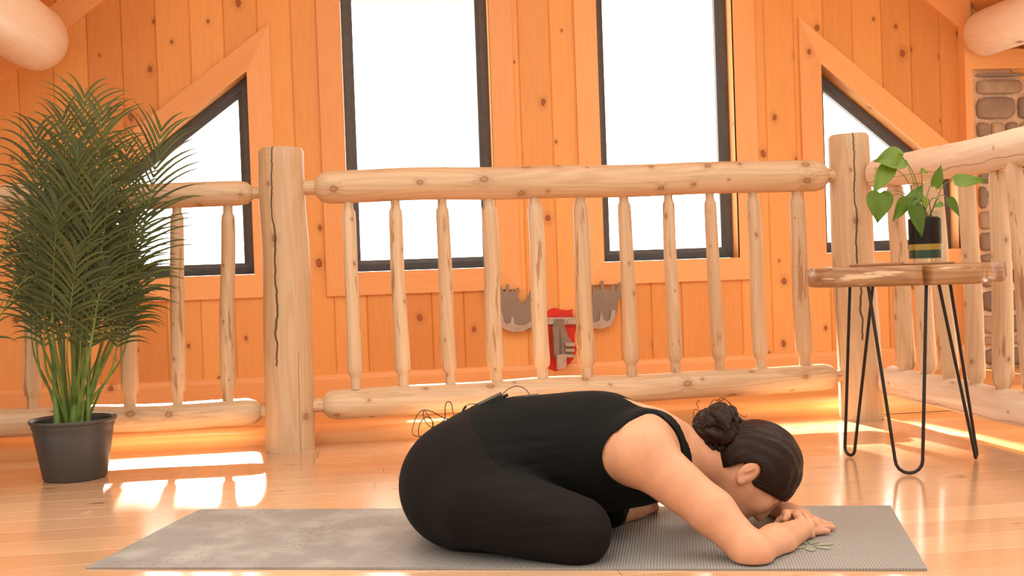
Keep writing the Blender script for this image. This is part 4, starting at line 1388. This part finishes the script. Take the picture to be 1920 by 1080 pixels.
        B.ell(ec - ex * .024 + ey * .004, (.0095, .008, .006), EA, k=.004)
        B.cone(ec + ex * .014 - ey * .001 + ez * .002, ec - ex * .002 - ey * .005 + ez * .003, .0030, .0028, k=.003)
    # near hand: lies flat under the other, fingers reaching right
    B.ell(P(1516, 992, 2.50), (.034, .030, .0135), k=.014)
    kn = [(1520, 1000, 2.475), (1526, 994, 2.50), (1527, 988, 2.525), (1524, 983, 2.55)]
    for i, q in enumerate(kn):
        k0 = P(*q)
        L = (.038, .046, .042, .032)[i]; dr = np.array((.92, .18 + .12 * i, 0)); dr /= np.linalg.norm(dr)
        k1 = k0 + dr * L * .55 + np.array((0, 0, .004)); k2 = k1 + dr * L * .5 + np.array((0, 0, -.008))
        k1[2] = max(k1[2], .016); k2[2] = max(k2[2], .0135)
        B.cone(k0, k1, .0088, .0080, k=.0045); B.cone(k1, k2, .0080, .0068, k=.003)
    B.cone(P(1508, 983, 2.48), P(1530, 975, 2.50), .0098, .0085, k=.006)
    # far hand: comes from behind and folds over the near wrist, fingers hanging toward the viewer
    B.ell(P(1492, 964, 2.555), (.030, .042, .0145), ((.95, .25, .1), (-.25, .95, .2), (-.1, -.2, .97)), k=.014)
    FG = [((1482, 963, 2.515), (1474, 962, 2.490), (1472, 974, 2.472), .0085),
          ((1490, 963, 2.510), (1495, 966, 2.475), (1504, 984, 2.440), .0086),
          ((1500, 962, 2.515), (1512, 970, 2.480), (1523, 1004, 2.452), .0084),
          ((1507, 962, 2.530), (1526, 974, 2.500), (1536, 998, 2.475), .0076)]
    for a, b, cc, r in FG:
        A_, B_, C_ = P(*a), P(*b), P(*cc)
        mid = (B_ + C_) / 2 + np.array((.003, -.003, .002))
        B.cone(A_, B_, r * 1.1, r * 1.02, k=.004); B.cone(B_, mid, r * 1.02, r * .95, k=.003); B.cone(mid, C_, r * .95, r * .80, k=.003)
    B.cone(P(1478, 966, 2.57), P(1462, 976, 2.53), .0105, .0085, k=.008)     # thumb of the far hand
    B.cone(P(1462, 976, 2.53), P(1455, 984, 2.505), .0085, .0075, k=.004)
    # rest on the mat
    zz = B.ax[2][None, None, :]
    F = np.maximum(B.F, (.0068 - zz).astype(np.float32))
    # -------- garments: thin layers over the same form, cut at waist, armholes, neckline and ankle
    g = np.meshgrid(*B.ax, indexing='ij', sparse=True)
    def segd0(a, b, r):
        ab = b - a; L2 = ab @ ab
        t = np.clip(((g[0] - a[0]) * ab[0] + (g[1] - a[1]) * ab[1] + (g[2] - a[2]) * ab[2]) / L2, 0, 1)
        return np.sqrt((g[0] - a[0] - t * ab[0]) ** 2 + (g[1] - a[1] - t * ab[1]) ** 2 + (g[2] - a[2] - t * ab[2]) ** 2) - r
    def plane(p, n):
        n = np.array(n, float); n /= np.linalg.norm(n)
        return (g[0] - p[0]) * n[0] + (g[1] - p[1]) * n[1] + (g[2] - p[2]) * n[2]
    hull = np.minimum(ell_fn(P(1055, 850, MID), np.array((.30, .21, .20)), np.eye(3))(*g), segd0(P(1180, 815, MID - .10), P(1262, 800, MID - .06), .075))
    hull = np.minimum(hull, segd0(P(1180, 815, MID + .10), P(1262, 800, MID + .06), .075))
    waist = plane(P(908, 765, MID), (.90, 0, .36))
    # leggings cover everything left of the waist plane and the folded legs
    legd = np.full(B.F.shape, .3, np.float32)
    def segd(a, b, r):
        ab = b - a; L2 = ab @ ab
        t = np.clip(((g[0] - a[0]) * ab[0] + (g[1] - a[1]) * ab[1] + (g[2] - a[2]) * ab[2]) / L2, 0, 1)
        return np.sqrt((g[0] - a[0] - t * ab[0]) ** 2 + (g[1] - a[1] - t * ab[1]) ** 2 + (g[2] - a[2] - t * ab[2]) ** 2) - r
    legd = np.minimum(legd, segd(P(885, 940, 2.425), P(1080, 997, 2.35), .099))
    legd = np.minimum(legd, segd(P(880, 890, 2.70), P(1075, 905, 2.80), .09))
    legd = np.minimum(legd, segd(P(1070, 935, 2.70), P(1108, 953, 2.655), .052))
    legd = np.minimum(legd, segd(P(1050, 1005, 2.40), P(900, 1005, 2.50), .065))
    leg_region = np.minimum(waist, legd)
    legF = np.maximum(F - .0030, leg_region)
    tank_r = np.maximum(np.maximum(-(waist + .030), plane(P(1284, 820, MID), (.80, 0, .10))), hull)
    for d0, sh_, e_ in ((2.40, (1222, 856), (1335, 960, 2.33)), (2.73, (1222, 845), (1330, 890, 2.82))):
        q = P(sh_[0], sh_[1], d0)
        arm = ell_fn(q, np.array((.104, .105, .079)), np.eye(3))(*g)
        tank_r = np.maximum(tank_r, -arm)
        tank_r = np.maximum(tank_r, -segd(q, P(*e_), .085))
    nk = ell_fn(P(1292, 800, MID), np.array((.172, .074, .15)), np.array(((.96, 0, -.28), (0, 1, 0), (.28, 0, .96))))(*g)
    tank_r = np.maximum(tank_r, -nk)
    tankF = np.maximum(F - (.0036 + .0009 * np.clip(legd / .01, 0, 1)), tank_r)
    bp, bq = nets(F, B.lo, H)
    mesh_from('body', bp, bq, M['skin'], root, 2, og)
    p_, q_ = nets(legF, B.lo, H); mesh_from('leggings', p_, q_, M['leggings'], root, 3, og)
    p_, q_ = nets(tankF.astype(np.float32), B.lo, H); mesh_from('tank_top', p_, q_, M['tank'], root, 3, og)
    # -------- hair: cap over the skull, bun of wound locks
    hl, hh_ = c - .16, c + .16
    HF = Field(np.minimum(hl, P(1290, 740, MID) - .03), hh_, .0024)
    HF.ell(c, (.107, .103, .084), AX, k=.01)
    HF.ell(hp(-.02, -.055, 0), (.06, .045, .062), AX, k=.03)
    gg = np.meshgrid(*HF.ax, indexing='ij', sparse=True)
    U_ = (gg[0] - c[0]) * u[0] + (gg[1] - c[1]) * u[1] + (gg[2] - c[2]) * u[2]
    Fh = (gg[0] - c[0]) * f[0] + (gg[1] - c[1]) * f[1] + (gg[2] - c[2]) * f[2]
    Sd = np.abs(gg[1] - c[1])
    front = np.maximum((Fh - .060 - 1.35 * U_ + 2.0 * np.maximum(0, .055 - Sd) * 0) / 1.68, -(U_ + .030))
    back = np.maximum(Fh + .036, -(U_ + .078))
    reg = np.minimum(front, back)
    st = .0016 * np.sin((gg[1] - c[1]) * 420 + 3 * np.sin(gg[0] * 25)) * np.sin(gg[2] * 60 + gg[0] * 30 + 1)
    for sg in (1, -1):                                       # the hair is tucked behind the ears
        reg = np.maximum(reg, -ell_fn(hp(-.034, -.012, sg * .082), np.array((.034, .021, .03)), np.array(AX))(*gg))
    cap = np.maximum(HF.F + st, reg).astype(np.float32)
    p_, q_ = nets(cap, HF.lo, HF.h); hair = mesh_from('hair', p_, q_, M['hair'], root, 2, og)
    bc = P(1350, 808, MID - .01)
    BF = Field(bc - .095, bc + .095, .0022)
    rr = random.Random(4)
    BF.ball(bc, .040, k=.01)
    BF.cone(bc + np.array((.02, 0, -.01)), P(1382, 818, MID), .036, .040, k=.02)
    for i in range(13):
        n_ = np.array((rr.gauss(0, 1), rr.gauss(0, 1), rr.gauss(0, 1)))
        off = np.array((rr.uniform(-.016, .016), rr.uniform(-.02, .02), rr.uniform(-.014, .016)))
        BF.torus(bc + off, n_, rr.uniform(.026, .036), rr.uniform(.010, .0155), k=.004)
    for a in ((-.030, -.01, .036), (-.012, -.02, .046), (.010, -.01, .048), (.030, -.015, .036), (.038, -.02, .018), (-.040, -.01, .014), (-.026, -.036, -.022), (0, -.048, -.008)):
        BF.torus(bc + np.array(a), (a[0], a[1] * 2 + .01, a[2] * .4), .0105, .0055, k=.003)
    gb = np.meshgrid(*BF.ax, indexing='ij', sparse=True)
    BF.F += (.0011 * np.sin(gb[0] * 500 + 4 * np.sin(gb[2] * 70)) * np.sin(gb[1] * 300 + gb[2] * 420)).astype(np.float32)
    p_, q_ = nets(BF.F, BF.lo, BF.h); bun = mesh_from('hair_bun', p_, q_, M['hair'], root, 1, og)
    # loose strands
    for (pts) in (((1318, 772), (1302, 768), (1300, 786)), ((1330, 762), (1338, 750), (1356, 754), (1362, 766)), ((1340, 760), (1352, 746), (1372, 758)), ((1383, 775), (1396, 782), (1400, 778)),
                  ((1310, 765), (1306, 756), (1312, 750)), ((1372, 822), (1352, 838), (1348, 858)), ((1380, 826), (1358, 848), (1356, 870)), ((1345, 756), (1360, 749), (1378, 770))):
        pp = [P(a, b, MID - .03 - .004 * i) - og for i, (a, b) in enumerate(pts)]
        mb = MB(); tube(mb, catmull(pp, 6), .0007, 5)
        mb.build('loose_strand', M['hair'], hair, smooth=True)
    # -------- transmitter clipped to the waistband, with its thin cable
    pk = P(918, 757, MID); wk = yawed(pk)
    tr = empty('microphone_transmitter', wk, -YAW)
    tag(tr, 'small black microphone transmitter with thin looped cable, clipped to the back of the woman\'s waistband', 'microphone pack')
    rot = Matrix.Rotation(math.radians(-24), 3, 'Y')
    mb = MB(); mb.box((0, 0, 0), (.066, .058, .021), rot)
    mb.build('pack', M['packplastic'], tr, bevel=.005)
    mb = MB()
    ca, sa = math.cos(math.radians(24)), math.sin(math.radians(24))
    dirx = Vector((ca, 0, sa)); upx = Vector((-sa, 0, ca))
    tube(mb, [dirx * .030, dirx * .046], lambda t: .0045 - .001 * t, 10)
    mb.build('antenna_boss', M['packplastic'], tr, smooth=False, angle=40)
    mb = MB(); mb.box(tuple(-upx * .014 - dirx * .006), (.045, .02, .004), rot); mb.build('belt_clip', M['steel'], tr)
    K = lambda x, y, dd=0.0: Vector(P(760 + x / 7.385, 700 + y / 7.385, MID + dd) - pk)
    path = [(1000, 425), (900, 426), (845, 450), (800, 510), (740, 595), (690, 628), (640, 630), (560, 625), (480, 590), (400, 545), (310, 512), (240, 512), (170, 570), (120, 690), (96, 800), (120, 858), (190, 872), (290, 850),
            (350, 780), (385, 710), (360, 640), (300, 602), (245, 630), (195, 720), (182, 810), (205, 882), (290, 860), (372, 760), (330, 730), (280, 670), (248, 580), (262, 512), (310, 570), (370, 655), (384, 720), (420, 745), (480, 695), (548, 625), (550, 480), (572, 402), (608, 392), (640, 430), (660, 540), (690, 630)]
    dz = [.010 * math.sin(i * 1.1) - .02 for i in range(len(path))]
    mb = MB(); tube(mb, catmull([K(a, b, q) for (a, b), q in zip(path, dz)], 5), .00105, 6)
    mb.build('cable', M['cable'], tr, smooth=True)
    mb = MB(); tube(mb, [K(838, 455, -.02), K(785, 530, -.02)], lambda t: .0030 - .0012 * t, 8); mb.build('cable_plug', M['packplastic'], tr, angle=40)
    mb = MB(); tube(mb, catmull([K(1320, 320), K(1420, 222), K(1540, 176), K(1640, 205), K(1700, 262), K(1722, 305)], 6), .00105, 6)
    mb.build('cable', M['cable'], tr, smooth=True)
    mb = MB(); tube(mb, catmull([K(1370, 350), K(1480, 328), K(1600, 312), K(1750, 296), K(1850, 286)], 6), .00105, 6)
    mb.build('cable', M['cable'], tr, smooth=True)
woman()
